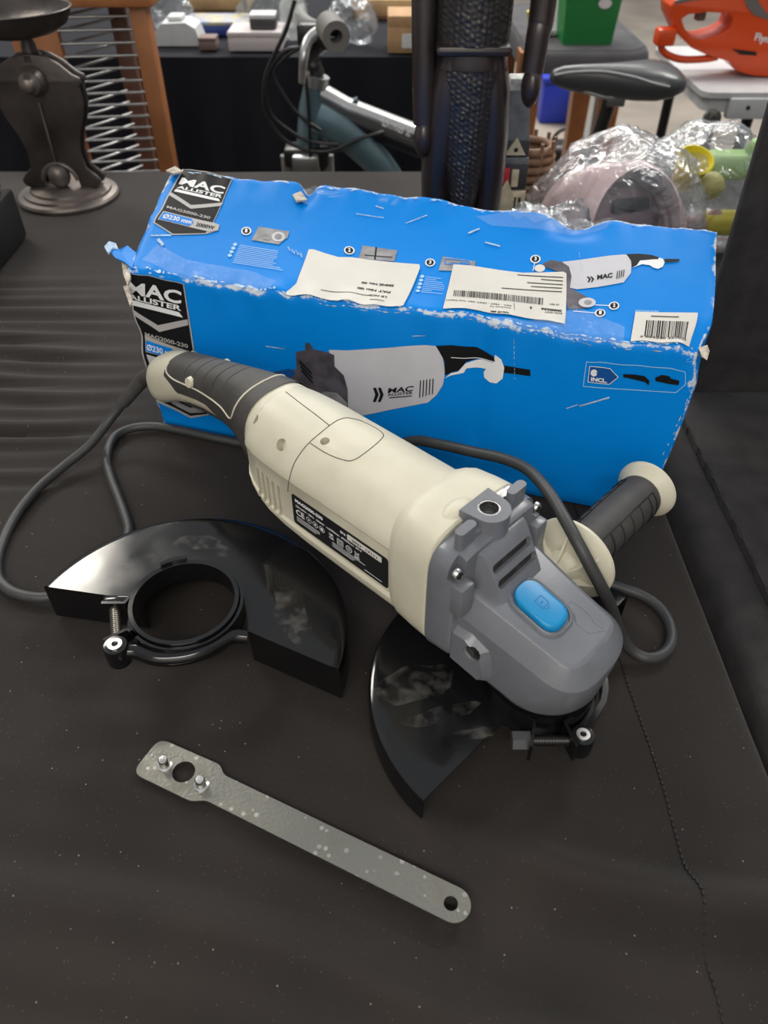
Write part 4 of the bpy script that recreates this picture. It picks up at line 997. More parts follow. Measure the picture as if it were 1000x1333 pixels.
# ================================================================== CORD
def wp(pts): return [U(*p) for p in pts]
RC = .0047
def gl_(x, y, z): return GM @ Vector((x, y, z))
s1 = wp([(148, 540, .035), (118, 578, .018), (84, 606, .009), (50, 635, .0055), (20, 672, .0045), (0, 715, .0042), (-4, 748, .0042), (12, 768, .0042), (40, 777, .0042), (66, 777, .0042), (110, 768, .0042), (150, 735, .0042), (166, 700, .0042), (166, 682, .0042), (155, 650, .0042), (143, 618, .0042), (139, 594, .0042), (148, 570, .0042), (170, 558, .0042), (200, 555, .0042), (235, 560, .0042), (280, 570, .0042), (330, 580, .0042), (390, 594, .006)])
s1 = [gl_(.452, 0, .087), gl_(.470, .002, .083), gl_(.484, .006, .072)] + s1 + wp([(450, 602, .015), (500, 588, .045), (536, 574, .070), (570, 578, .082), (615, 588, .092), (655, 597, .100), (688, 612, .109), (715, 642, .116), (735, 675, .117), (752, 706, .112), (768, 736, .100), (784, 766, .082), (796, 792, .058), (808, 826, .026), (822, 846, .010), (842, 856, .0055), (862, 852, .0045), (874, 836, .0042), (872, 812, .0042), (858, 790, .0042), (836, 775, .0042), (808, 765, .0042), (785, 758, .0042), (765, 745, .0042)])
G().tube(spline(s1, 8), RC, 14).build('power_cord', CORD, gr, 60, GMI)
cp = spline([gl_(.4535, 0, .0868), gl_(.464, .001, .085), gl_(.474, .003, .0795), gl_(.483, .006, .0725), s1[3].lerp(s1[2], .35)], 6)
G().tube(cp, [.0105 - .0045*(i/(len(cp)-1))**1.2 for i in range(len(cp))], 18).build('strain_relief', RUBBER, gr, 50, GMI)

# ================================================================== THINGS BEHIND THE BOX
IRON = mat('brown_cast_iron', (.060, .050, .045), .38, .55, var=.4, vscale=14, bump=.25, bscale=120)
IRONR = mat('worn_iron_base', (.16, .135, .12), .40, .6, var=.35, vscale=20, bump=.2, bscale=100)
# ---- cast iron kitchen scale
KSC = thing('kitchen_scale', 'old cast iron balance scale with round pan at the left', 'scale', (-.538, 1.33, 0))
G().lathe([(.083, -.001), (.0835, .003), (.081, .0065), (.072, .008), (.071, .012), (.060, .0135), (.059, .0175), (.048, .019), (.02, .022)], 56).build('base', IRONR, KSC, 30)
oz = [(.018, .052), (.022, .062), (.030, .066), (.038, .060), (.050, .046), (.075, .043), (.100, .049), (.125, .061), (.150, .068), (.170, .066), (.176, .072), (.183, .070), (.188, .060), (.203, .043), (.212, .026), (.216, .010)]
prof = [(x, z) for z, x in oz] + [(-x, z) for z, x in reversed(oz)]
inner_ = [(.012, .018), (.020, .030), (.022, .045), (.012, .052)]
arch = [(-.030, .018), (-.026, .040), (-.012, .052), (.012, .052), (.026, .040), (.030, .018)]
outl = [(x, z) for z, x in oz] + [(-x, z) for z, x in reversed(oz)] + arch
for sgn_ in (-1, 1):
    pl = G().prism(outl, sgn_*.012 - .004, sgn_*.012 + .004, Matrix(((1,0,0,0),(0,0,1,0),(0,1,0,0),(0,0,0,1)))).build('side_casting', IRON, KSC, 30)
    bv = pl.modifiers.new('b', 'BEVEL'); bv.width = .003; bv.segments = 2; bv.limit_method = 'ANGLE'; bv.angle_limit = R_(60); mod_apply(pl); pl.data.shade_smooth(); pl.data.set_sharp_from_angle(angle=R_(40))
G().ball((0, -.020, .040), (.018, .016, .020)).build('medallion', IRONR, KSC, 60)
G().tube([(x*.96, -.018, z) for x, z in arc((0, .028), .030, 8, 172, 16)], .004, 8).build('arch_moulding', IRONR, KSC, 60)
G().lathe([(.021, 0), (.021, .006), (.0165, .012), (.016, .020), (.010, .026), (.009, .031), (.004, .034)], 28, Matrix.Translation((0, -.016, .180)) @ Matrix.Rotation(R_(90), 4, 'X')).build('pivot_boss', IRONR, KSC, 40)
G().box((-.0015, -.020, .055), (.0015, -.016, .150)).build('centre_ridge', IRONR, KSC, 0)
G().lathe([(.017, .205), (.017, .213), (.012, .216), (.011, .226), (.009, .232), (.009, .242)], 28).build('neck', IRON, KSC, 40)
G().lathe([(.010, .238), (.030, .2395), (.058, .246), (.076, .256), (.0835, .268), (.086, .275), (.0875, .2765), (.086, .2775), (.083, .276), (.074, .262), (.056, .252), (.028, .2455), (.003, .2445)], 56, Matrix.Translation((-.012, 0, -.004))).build('pan', IRON, KSC, 30)

# ---- dark case at the left border
BC_ = thing('dark_case', 'small black case cut by the left border beside the scale', 'case', (-.606, 1.065, 0))
G().rbox((-.08, -.08, -.001), (.055, .10, .075), .008).build('case_body', mat('black_vinyl', (.012, .012, .013), .5), BC_)
G().rbox((-.07, -.07, .075), (.045, .09, .095), .008).build('case_lid', mat('black_vinyl', (.012, .012, .013), .5), BC_)
G().cyl((.03, -.085, .05), (.03, -.079, .05), .006).build('case_stud', STEEL, BC_)

# ---- carved wooden figure
EBO = mat('ebony_wood', (.026, .018, .0175), .28, var=.4, vscale=9, bump=.1, bscale=60, spec=.6)
EBOD = mat('ebony_carved', (.022, .0185, .0185), .33, bump=.3, bscale=90, spec=.6)
FY = 1.0
FIG = thing('carved_wooden_figure', 'tall dark carved wooden figure standing behind the box', 'sculpture', (.099, FY, 0))
def esec(cx, cy, z, rx, ry, n=28, p=2.2): return [(cx + rx*sgn(math.cos(a))*abs(math.cos(a))**(2/p), cy + ry*sgn(math.sin(a))*abs(math.sin(a))**(2/p), z) for a in [2*math.pi*i/n for i in range(n)]]
G().lathe([(.085, -.001), (.086, .012), (.080, .018), (.02, .019)], 40).build('plinth', EBO, FIG, 40)
for s in (-1, 1):
    G().loft([esec(s*a*.88, 0, z, rx*.72, ry) for z, a, rx, ry in [(.014, .036, .024, .040), (.03, .036, .024, .034), (.10, .037, .024, .029), (.15, .037, .027, .032), (.20, .034, .031, .036), (.25, .028, .033, .038), (.285, .022, .030, .036)]]).build('leg', EBO, FIG, 60)
G().loft([esec(0, 0, z, rx*.8, ry, 36) for z, rx, ry in [(.245, .050, .038), (.262, .0535, .041), (.283, .0535, .042), (.295, .050, .040), (.33, .049, .041), (.37, .055, .043), (.42, .063, .045), (.47, .058, .042), (.49, .035, .035), (.50, .022, .024), (.515, .021, .023)]]).build('torso', EBO, FIG, 60)
G().ball((0, 0, .555), (.036, .044, .05)).build('head', EBO, FIG, 60)
# knobbly carved wrap hanging to a point, and the knobbly bodice
def knobbly(name, zs, wfun, yf, bulge, cell=.0062):
    gg = G(); nz, nx = zs[2], 44; rings = []
    for j in range(nz + 1):
        z = zs[0] + (zs[1]-zs[0])*j/nz; w_ = wfun(z); row = []
        for i in range(nx + 1):
            u = -1 + 2*i/nx; x = u*w_
            y = -math.sqrt(max(0.0, 1 - (u*.93)**2)) * bulge + yf(z)
            jx = .0016*noise.noise(Vector((x*160, z*160, 1))); kn = abs(math.sin((x + jx)/cell*math.pi)) * abs(math.sin((z + x*.7 + 1.6*jx)/cell*math.pi)) * (.7 + .6*noise.noise(Vector((x*90, z*90, 5))))
            row.append((x, y - .0026*kn, z))
        rings.append(row)
    gg.loft(rings, False, False); nb = len(rings)
    back = [[(p[0], p[1] + .010, p[2]) for p in (r[0], r[-1])] for r in rings]
    for k in range(nb-1):
        for e, j in ((0, 0), (1, -1)):
            o = len(gg.v); gg.v += [Vector(rings[k][j]), Vector(rings[k+1][j]), Vector(back[k+1][e]), Vector(back[k][e])]; gg.f.append((o, o+1, o+2, o+3))
    return gg.build(name, EBOD, FIG, 60)
knobbly('carved_wrap', (.095, .275, 150), lambda z: .003 + .0385*min(1, ((z-.095)/.17))**.55, lambda z: -.004, .040)
knobbly('carved_bodice', (.300, .48, 130), lambda z: .041 if z < .40 else .041 + .008*math.sin((z-.4)*30), lambda z: -.002, .045)
G().rbox((-.042, -.046, .290), (.042, .02, .301), .005).build('waist_rim', EBO, FIG)
for s in (-1, 1):
    k = .74 if s < 0 else 1.0; zl = 0 if s < 0 else .055
    G().tube(spline([(s*.045, 0, .47), (s*.068*k, -.004, .42), (s*.074*k, -.008, .37), (s*.074*k, -.012, .32), (s*.072*k, -.016, .262 + zl*.8), (s*.070*k, -.018, .215 + zl)], 6), [.0165 - .004*i/30 for i in range(31)], 14).build('arm', EBO, FIG, 60)
    G().ball((s*.070*k, -.020, .200 + zl), (.0115, .016, .022)).build('hand', EBO, FIG, 60)

# ---- model tower
STN = mat('cream_painted_stone', (.52, .46, .33), .6, var=.2, vscale=60); SLT = mat('grey_slate', (.13, .14, .155), .5, var=.2, vscale=60); TBLK = mat('black_painted_trim', (.03, .03, .035), .5)
MT = thing('model_tower', 'small model tower with grey spire behind the carved figure', 'model', (.176, 1.15, 0))
G().rbox((-.075, -.022, -.001), (.030, .03, .085), .002).build('base_block', TBLK, MT)
for i, x in enumerate((-.062, -.03, 0.0)): G().prism([(x-.012, 0), (x+.012, 0), (x+.012, .075), (x, .1), (x-.012, .075)], .024, .03, Matrix(((1,0,0,0),(0,0,-1,0),(0,1,0,0),(0,0,0,1)))).build('gable', STN, MT, 0)
G().rbox((-.014, -.024, .050), (.029, .02, .083), .0015).build('arcade', STN, MT)
for i in range(5): G().rbox((-.009 + i*.007, -.0255, .055), (-.0055 + i*.007, -.0235, .074), .0005, 1).build('arcade_window', DARK, MT, 0)
G().rbox((-.014, -.02, .083), (.029, .02, .118), .002).build('middle_stage', TBLK, MT)
G().rbox((.006, -.023, .088), (.016, -.019, .112), .001).build('pale_figure', STN, MT)
G().rbox((-.011, -.023, .092), (.003, -.0195, .114), .001).build('red_panel', mat('red_print', (.5, .02, .03), .5), MT)
G().rbox((-.013, -.021, .118), (.028, .02, .128), .0015).build('string_course', SLT, MT)
G().rbox((-.012, -.02, .128), (.027, .019, .150), .0015).build('upper_stage', TBLK, MT)
G().prism([(-.007, .132), (.022, .132), (.008, .155)], .0205, .0235, Matrix(((1,0,0,0),(0,0,-1,0),(0,1,0,0),(0,0,0,1)))).build('upper_gable', STN, MT, 0)
G().prism(circle((.008, .139), .003, 12), .0232, .0242, Matrix(((1,0,0,0),(0,0,-1,0),(0,1,0,0),(0,0,0,1)))).build('round_window', DARK, MT, 0)
G().loft([[(x*k+.007, y*k, z) for x, y in ((-.019, -.018), (.019, -.018), (.019, .018), (-.019, .018))] for z, k in ((.150, 1), (.205, .72), (.212, .70))]).build('spire', SLT, MT, 0)
G().rbox((-.008, -.014, .210), (.022, .014, .226), .003).build('spire_cap', mat('dusty_white', (.45, .45, .44), .7, var=.3, vscale=90), MT)

# ---- small wicker basket behind the tower
WK = mat('wicker', (.20, .11, .065), .7, var=.3, vscale=80)
WB = thing('wicker_basket', 'brown wicker basket peeping out right of the model tower', 'basket', (.225, 1.24, 0))
for k in range(9):
    r = .035 + .004*math.sin(k*.5); G().tube([(r*math.cos(a*.2094) , r*math.sin(a*.2094), .008 + k*.0125 + .003*math.sin(a*3.14159)) for a in range(31)], .0062, 7).build('woven_row', WK, WB, 60)
for k in range(10): G().cyl((.035*math.cos(k*.628), .035*math.sin(k*.628), 0), (.036*math.cos(k*.628), .036*math.sin(k*.628), .122), .003, 8).build('stake', WK, WB, 60)

# ---- clear plastic bags with toys
def bag_mat():
    m = bpy.data.materials.new('clear_polythene'); m.use_nodes = True; nt = m.node_tree; nt.nodes.clear()
    out = nt.nodes.new('ShaderNodeOutputMaterial'); tr = nt.nodes.new('ShaderNodeBsdfTransparent'); tr.inputs[0].default_value = (.93, .94, .95, 1)
    gl = nt.nodes.new('ShaderNodeBsdfGlossy'); gl.inputs['Roughness'].default_value = .12; gl.inputs['Color'].default_value = (.9, .93, .95, 1)
    df = nt.nodes.new('ShaderNodeBsdfDiffuse'); df.inputs['Color'].default_value = (.75, .77, .78, 1)
    m1 = nt.nodes.new('ShaderNodeMixShader'); m1.inputs[0].default_value = .09; nt.links.new(tr.outputs[0], m1.inputs[1]); nt.links.new(df.outputs[0], m1.inputs[2])
    m2 = nt.nodes.new('ShaderNodeMixShader'); nt.links.new(m1.outputs[0], m2.inputs[1]); nt.links.new(gl.outputs[0], m2.inputs[2])
    lw = nt.nodes.new('ShaderNodeLayerWeight'); lw.inputs['Blend'].default_value = .2; nt.links.new(lw.outputs['Facing'], m2.inputs[0])
    tc = nt.nodes.new('ShaderNodeTexCoord'); n = nt.nodes.new('ShaderNodeTexNoise'); n.inputs['Scale'].default_value = 28; n.inputs['Detail'].default_value = 5; n.inputs['Distortion'].default_value = 1.2
    nt.links.new(tc.outputs['Object'], n.inputs['Vector']); bp = nt.nodes.new('ShaderNodeBump'); bp.inputs['Strength'].default_value = 1; bp.inputs['Distance'].default_value = .012
    nt.links.new(n.outputs['Fac'], bp.inputs['Height'])
    for s_ in (gl, df, lw): nt.links.new(bp.outputs['Normal'], s_.inputs['Normal'])
    nt.links.new(m2.outputs[0], out.inputs[0]); return m
BAGM = bag_mat()
def crumple(name, c, r, amp, seed, parent=None, nu=56, nv=34, flat=None):
    gg = G(); rings = []
    for j in range(1, nv):
        row = []
        for i in range(nu):
            a, b = 2*math.pi*i/nu, math.pi*j/nv
            d = Vector((math.sin(b)*math.cos(a), math.sin(b)*math.sin(a), -math.cos(b)))
            k = 1 + amp*(noise.noise(d*2.3 + Vector((seed, 0, 0))) + .6*abs(noise.noise(d*5.5 + Vector((0, seed, 0)))) + .3*noise.noise(d*13 + Vector((0, 0, seed))))
            q = Vector((c[0] + d.x*r[0]*k, c[1] + d.y*r[1]*k, c[2] + d.z*r[2]*k)); q.z = max(q.z, .002 if flat is None else flat)
            row.append(q)
        rings.append(row)
    gg.loft(rings, True); return gg.build(name, BAGM, parent, 50)
PINK = mat('pale_pink_fabric', (.52, .37, .36), .8, var=.15, vscale=30)
PINKD = mat('mauve_lining', (.20, .13, .15), .85)
B1 = (.325, 1.08, 0)
bag1 = crumple('clear_bag', (B1[0], B1[1], .055), (.125, .10, .112), .13, 2.0)
tag(bag1, 'clear plastic bag holding the pink hood behind the box', 'plastic bag')
PH = thing('pink_hood', 'pale pink pleated toy hood inside the clear bag', 'toy', (B1[0] + .01, B1[1] - .01, .004))
for k in range(6):      # nested pleats: arched shells
    r0 = .066 + k*.004; y0 = -.052 + k*.025; rings = []
    for th_ in range(0, 181, 9):
        a = R_(th_); rings.append([(-(r0)*math.cos(a), y0 - .024*math.sin(a), (r0*1.28)*math.sin(a)*.95), (-(r0+.013)*math.cos(a), y0 + .004, (r0+.013)*1.22*math.sin(a)), (-(r0-.004)*math.cos(a), y0 + .018, (r0-.004)*1.28*math.sin(a)), (-(r0-.008)*math.cos(a), y0 + .004, (r0-.008)*1.28*math.sin(a))])
    G().loft(rings, True).build('pleat', PINK, PH, 60)
G().ball((0, .005, .030), (.062, .05, .050)).build('dark_lining', PINKD, PH, 60)
G().rbox((-.030, -.056, .030), (.022, -.040, .048), .004).build('dark_slot', DARK, PH)
PH.rotation_euler = (R_(-32), 0, R_(12)); PH.location.z = .034
gg_ = crumple('crumpled_bag', (.222, .985, .052), (.075, .055, .060), .30, 7.7)
tag(gg_, 'crumpled clear plastic bag heaped right of the model tower', 'plastic bag')
B2 = (.485, 1.19, 0)
bag2 = crumple('clear_bag', (B2[0], B2[1], .050), (.105, .09, .100), .13, 5.1)
tag(bag2, 'clear plastic bag of yellow and green toys beside the black panel', 'plastic bag')
YEL = mat('yellow_plastic', (.72, .60, .02), .45); GRN = mat('pale_green_plastic', (.32, .52, .16), .45); PNK2 = mat('pink_plastic', (.55, .33, .33), .5)
def toy(name, label, m, loc, kind, s):
    t = thing(name, label, 'toy', loc)
    if kind == 'cup':
        G().lathe([(.006*s, 0), (.016*s, .001), (.022*s, .04*s), (.024*s, .042*s), (.022*s, .043*s), (.019*s, .036*s), (.012*s, .006), (.002, .005)], 24, Matrix.Rotation(.5, 4, 'X')).build('cup_wall', m, t, 40)
    elif kind == 'ball':
        G().ball((0, 0, 0), .022*s).build('ball_skin', m, t, 60); G().ring((0, 0, -.002), (0, 0, 1), .0225*s, .021*s, .004, 24).build('ball_band', m, t)
    else:
        G().rbox((-.03*s, -.014*s, -.012*s), (.03*s, .014*s, .012*s), .008*s, 3).build('toy_body', m, t); G().ball((.018*s, 0, .013*s), .012*s).build('toy_knob', m, t, 60)
    return t
toy('toy_cup', 'yellow toy cup at the left of the toy bag', YEL, (.438, 1.15, .085), 'cup', 1.1)
toy('toy_ball', 'pale yellow toy ring ball in the toy bag beside the yellow cup', mat('dull_yellow', (.5, .46, .13), .5), (.474, 1.14, .085), 'ball', .9)
toy('toy_shell', 'pale green toy near the top of the toy bag', GRN, (.515, 1.17, .105), 'bar', 1.5)
toy('toy_scoop', 'yellow toy scoop low in the toy bag next to the black panel', YEL, (.515, 1.13, .035), 'bar', 1.3)
toy('toy_block', 'pink toy piece low in the middle of the toy bag', PNK2, (.472, 1.13, .03), 'bar', 1.0)

# ---- open black case at the right
CS = thing('open_black_case', 'open black felt-covered case with raised lid at the right border', 'case', (0, 0, 0))
G().rbox((.327, .40, -.004), (.95, .742, .006), .002).build('case_floor', FELT, CS)
lid = G(); lid.rbox((0, 0, 0), (.60, .014, .40), .003); 
lo = lid.build('case_lid', FELT, CS); lo.location = (.344, .728, .006); lo.rotation_euler = (R_(-3), 0, 0)
G().tube(spline([(.346, .722, .327), (.342, .712, .325), (.337, .708, .328), (.336, .708, .335), (.340, .709, .339)], 5), .0012, 8).build('wire_hook', STEEL, CS, 60)
tr_ = G(); rr = random.Random(31)
for k in range(26):
    y = .40 + k*.012; tr_.box((.3255 + rr.random()*.0015, y, -.003), (.331, y + .0125, .0045 + rr.random()*.0015))
tr_.build('frayed_edge', FELT, CS, 0)

# ---- rack for discs
WOOD = mat('orange_brown_wood', (.36, .135, .045), .45, var=.25, vscale=7, spec=.45)
WOODD = mat('dark_brown_wood', (.13, .06, .04), .5, var=.25, vscale=9)
WIRE = mat('wire_steel', (.38, .38, .38), .35, .9)
RK = thing('disc_rack', 'orange wooden disc rack with rows of wire rungs behind the scale', 'rack', (0, 0, 0))
yR = 1.75
G().rbox((-.735, yR - .01, -.749), (-.640, yR + .012, .245), .003).build('side_post', WOOD, RK)
G().rbox((-.492, yR - .01, -.749), (-.458, yR + .030, .235), .003).build('side_post', WOOD, RK)
G().rbox((-.575, yR + .13, -.749), (-.540, yR + .155, .235), .003).build('rear_post', WOODD, RK)
G().rbox((-.755, yR - .03, .205), (-.440, yR + .17, .232), .004).build('top_board', WOOD, RK)
G().rbox((-.735, yR - .01, -.749), (-.458, yR + .16, -.700), .004).build('bottom_board', WOOD, RK)
rung = None
for k in range(34):
    z = .185 - k*.0225
    if rung is None:
        rung = G().tube([(-.642, yR + .006, 0), (-.644, yR - .004, 0), (-.640, yR - .006, 0), (-.600, yR + .04, .002), (-.560, yR + .10, .003)], .0026, 8).tube([(-.644, yR - .005, 0), (-.55, yR + .005, 0), (-.488, yR + .01, 0)], .0026, 8).build('wire_rung', WIRE, RK, 60); rung.location.z = z
    else:
        r2_ = rung.copy(); COL.objects.link(r2_); r2_.location.z = z

# ---- rear table with dark drape
bt_ = cloth('rear_draped_table', -1.9, .30, 2.30, 3.3, 0, 80, 30, CLOTH2, lambda x, y: .0015*noise.noise(Vector((x*6, y*6, 0))) - .004, (1, 1, 1, 1))
tag(bt_, 'rear table under a dark navy drape behind the bicycle', 'table')
CARD = mat('brown_cardboard', (.42, .25, .12), .75, var=.15, vscale=20); FOAM = mat('white_foam', (.62, .63, .63), .7, var=.05, vscale=30)
PLY = mat('pale_wood', (.52, .33, .16), .55, var=.2, vscale=12)
def crate(name, label, cat, px0, py1, px1, h, depth, m, y=2.4, lidm=None, kind='box', z=0, rz=0):
    a, b = V(px0, py1, y), V(px1, py1, y); w_ = b.x - a.x
    t = thing(name, label, cat, ((a.x+b.x)/2, y + depth/2, z), rz)
    hw, hd_ = w_/2, depth/2
    if kind == 'box':
        G().rbox((-hw, -hd_, 0), (hw, hd_, h*.72), .003).build('body', m, t)
        G().rbox((-hw*1.01, -hd_*1.01, h*.70), (hw*1.01, hd_*1.01, h), .003).build('lid', lidm or m, t)
    elif kind == 'tray':
        G().box((-hw, -hd_, 0), (hw, hd_, .006)).build('tray_bottom', m, t, 0)
        for q in ((-hw, -hd_, hw, -hd_+.012), (-hw, hd_-.012, hw, hd_), (-hw, -hd_, -hw+.012, hd_), (hw-.012, -hd_, hw, hd_)): G().rbox((q[0], q[1], 0), (q[2], q[3], h), .002).build('tray_side', m, t)
    elif kind == 'wedge':
        G().prism([(-hw, 0), (hw, 0), (hw*.82, h*.75), (hw*.45, h), (-hw*.5, h*.95), (-hw*.95, h*.5)], -hd_, hd_, Matrix(((1,0,0,0),(0,0,-1,0),(0,1,0,0),(0,0,0,1)))).build('foam_block', m, t, 0)
        G().rbox((-hw*.3, -hd_*.6, h), (hw*.3, hd_*.6, h*1.2), .003).build('foam_ridge', m, t)
    return t
crate('foam_packing', 'white foam packing piece on the rear table right of the rack', 'packing', 198, 56, 262, .055, .09, FOAM, 2.40, kind='wedge')
crate('brown_block', 'small dull brown block beside the white foam packing', 'block', 259, 64, 282, .03, .05, mat('dull_pinkish_brown', (.19, .13, .12), .7), 2.35)
crate('picture_book_box', 'flat blue and yellow picture box behind the white foam', 'box', 240, 40, 331, .035, .12, mat('deep_blue_card', (.02, .05, .25), .5), 2.52, mat('yellow_card', (.55, .47, .2), .5, col2=(.25, .3, .5), vscale=30))
crate('white_carton', 'pale white carton at the edge of the rear table', 'box', 299, 72, 368, .045, .12, mat('pale_pink_white', (.55, .50, .50), .6), 2.34)
crate('small_printed_carton', 'small black and white carton on the pale white carton', 'box', 327, 52, 360, .035, .06, mat('black_white_print', (.05, .05, .05), .5), 2.36, FOAM, z=.0455)
crate('wooden_tray', 'shallow wooden tray at the top border left of the bicycle', 'tray', 243, 12, 322, .05, .22, PLY, 2.85, kind='tray')
crate('wooden_tray', 'shallow wooden tray at the top border right of the handlebar', 'tray', 458, 18, 542, .05, .2, PLY, 2.75, kind='tray')
cbx = crate('cardboard_carton', 'open brown cardboard carton with white label left of the carved figure', 'box', 505, 74, 572, .085, .12, CARD, 2.32)
G().rbox((-.032, -.0625, .012), (.022, -.0600, .045), .0005, 1).build('white_label', FOAM, cbx)
crate('tall_wooden_box', 'upright pale wooden box right of the carved figure', 'box', 668, 82, 690, .30, .08, PLY, 2.30).location.x = .265
for i, (px, py, r, s, lb) in enumerate([(222, 28, .06, 1.4, 'clear plastic bag heaped behind the white foam packing'), (355, 45, .085, 3.1, 'clear plastic bag heaped behind the small printed carton'), (458, 66, .06, 6.4, 'white plastic bag beside the cardboard carton')]):
    q = V(px, py, 2.62 if i < 2 else 2.42); tag(crumple('plastic_bag', (q.x, q.y, .055), (r, r*.8, .055 + .02*(i == 1)), .3, s, None, 36, 22), lb, 'plastic bag')
jar = thing('glass_jar', 'clear glass jar on the rear table left of the handlebar', 'jar', (V(383, 50, 2.5).x, 2.5, 0))
GLS = mat('jar_glass', (.85, .88, .85), .08, alpha=.3); G().lathe([(.03, -.001), (.036, .006), (.036, .08), (.026, .1), (.026, .115)], 28).build('jar_wall', GLS, jar, 40); G().lathe([(.028, .112), (.028, .13), (.01, .131)], 28).build('jar_lid', STEEL, jar, 40)

# ---- bicycle, front wheel turned towards us
BY = 1.83
TEAL = mat('blue_grey_frame_paint', (.12, .19, .22), .3, .3, var=.2, vscale=8, spec=.6); ALU = mat('brushed_alloy', (.48, .49, .48), .3, .9); BKP = mat('bike_black', (.014, .014, .015), .35); TYRE = mat('tyre_rubber', (.02, .02, .02), .8)
BK = thing('bicycle', 'blue-grey mountain bicycle standing behind the table', 'bicycle', (0, 0, 0))
v = lambda x, y, dy=0: V(x, y, BY + dy)
G().tube([v(411, 108), v(407, 140), v(401, 190)], [.024, .030, .026], 20).build('head_tube', TEAL, BK, 60)
G().tube(spline([v(412, 150), v(440, 165), v(470, 190), v(500, 222), v(530, 270), v(560, 330)], 6), [.040 - .012*i/30 for i in range(31)], 18).build('down_tube', TEAL, BK, 60)
G().tube([v(415, 120), v(450, 140), v(560, 182), v(640, 214), v(800, 262)], .022, 18).build('top_tube', ALU, BK, 60)
G().tube([v(420, 142), v(460, 158), v(560, 200), v(640, 232)], .019, 16).build('frame_brace', BKP, BK, 60)
G().prism([(0, 0), (.09, .035), (.12, -.06), (.03, -.075)], -.012, .012, Matrix.Translation(v(412, 150)) @ Matrix(((1,0,0,0),(0,0,-1,0),(0,1,0,0),(0,0,0,1)))).build('gusset', TEAL, BK, 30)
a0, b0 = v(497, 164, -.025), v(535, 179, -.025); t0 = v(499, 152, -.025)
tx = Print(flat, lambda x, y, o: a0 + (b0 - a0)*x + (t0 - a0)*y + Vector((0, -o, 0)), 9); tx.text('EXTREME', (0, 0), (1, 0), (0, 1), True, .03, .2); tx.build('frame_lettering', WHITE, BK, .0)
G().tube([v(411, 112), v(413, 98)], .027, 20).build('headset', ALU, BK, 40)
G().tube(spline([v(413, 100), v(408, 85), v(405, 70, -.02), v(418, 56, -.07), v(428, 52, -.1)], 5), .018, 16).build('stem', BKP, BK, 60)
G().tube(spline([V(437, 47, 1.66), V(425, 43, 1.74), V(408, 36, 1.86), V(398, 30, 1.95), V(392, 22, 2.05), V(392, 15, 2.18)], 5), .0155, 16).build('handlebar', ALU, BK, 60)
G().ring(V(438, 48, 1.62), (-.25, 1, .06), .026, .012, .07, 24).build('bar_grip', mat('worn_grip', (.15, .14, .13), .6), BK, 40)
G().cyl(V(437.5, 48, 1.66), V(437, 47, 1.664), .0125).build('grip_hollow', DARK, BK)
G().tube(spline([V(418, 40, 1.74), V(402, 52, 1.72), V(396, 72, 1.70), V(394, 92, 1.70), V(393, 108, 1.70)], 5), [.012 - .005*i/20 for i in range(21)], 10).build('brake_lever', ALU, BK, 60)
G().rbox((-.022, -.02, -.02), (.022, .02, .02), .006, 2, Matrix.Translation(V(402, 44, 1.76))).build('shifter', BKP, BK)
for nm, pth in (('control_cable', [(384, 0), (372, 40), (352, 82), (344, 110), (346, 145), (366, 178), (396, 194), (430, 196), (470, 180), (500, 172)]), ('control_cable', [(400, 62), (372, 66), (352, 90), (346, 120), (354, 150), (380, 172), (405, 184), (440, 188)]), ('control_cable', [(390, 62), (372, 74), (356, 96), (372, 128), (392, 152), (418, 170)]), ('control_cable', [(398, 100), (402, 140), (404, 190), (404, 210)])):
    G().tube(spline([V(x, y, BY - .05) for x, y in pth], 6), .0042, 8).build(nm, BKP, BK, 60)
fw = v(399, 190)
G().rbox((-.05, -.03, -.03), (.05, .03, .012), .008, 2, Matrix.Translation(fw + Vector((0, 0, -.01)))).build('fork_crown', BKP, BK)
for s in (-1, 1): G().cyl(fw + Vector((s*.045, 0, -.02)), fw + Vector((s*.045, -.02, -.37)), .016).build('fork_leg', ALU, BK)
G().rbox((-.03, -.055, -.05), (.03, -.03, -.005), .006, 2, Matrix.Translation(fw)).build('brake_caliper', ALU, BK)
wr_ = .315
def wheel(c, axis):
    m_ = Matrix.Translation(c) @ Vector(axis).to_track_quat('Z', 'Y').to_matrix().to_4x4()
    n = 48
    t1 = G().loft([[((wr_-.022 + .022*math.cos(b*.5236))*math.cos(2*math.pi*i/n), (wr_-.022 + .022*math.cos(b*.5236))*math.sin(2*math.pi*i/n), .022*math.sin(b*.5236)) for b in range(12)] for i in range(n)] + [[((wr_-.022 + .022*math.cos(b*.5236)), 0, .022*math.sin(b*.5236)) for b in range(12)]], False, True, m_).build('tyre', TYRE, BK, 60)
    G().ring((0, 0, -.012), (0, 0, 1), wr_-.040, wr_-.055, .024, 48, m_).build('rim', ALU, BK, 40)
    G().lathe([(.012, -.05), (.012, -.035), (.028, -.03), (.016, -.02), (.016, .02), (.028, .03), (.012, .035), (.012, .05)], 20, m_).build('hub', ALU, BK, 40)
    for k in range(18):
        a = 2*math.pi*k/18; s_ = 1 if k % 2 else -1
        G().cyl(m_ @ Vector((.025*math.cos(a+.3), .025*math.sin(a+.3), s_*.028)), m_ @ Vector(((wr_-.05)*math.cos(a), (wr_-.05)*math.sin(a), 0)), .0011, 6).build('spoke', ALU, BK, 0)
wheel(Vector((fw.x, fw.y - .03, -.748 + wr_)), (1, 0, 0))
wheel(Vector((.72, BY + .02, -.748 + wr_)), (0, 1, 0))
G().tube([v(797, 118), v(790, 145), v(778, 180), v(760, 250)], .0145, 16).build('seat_post', BKP, BK, 60)
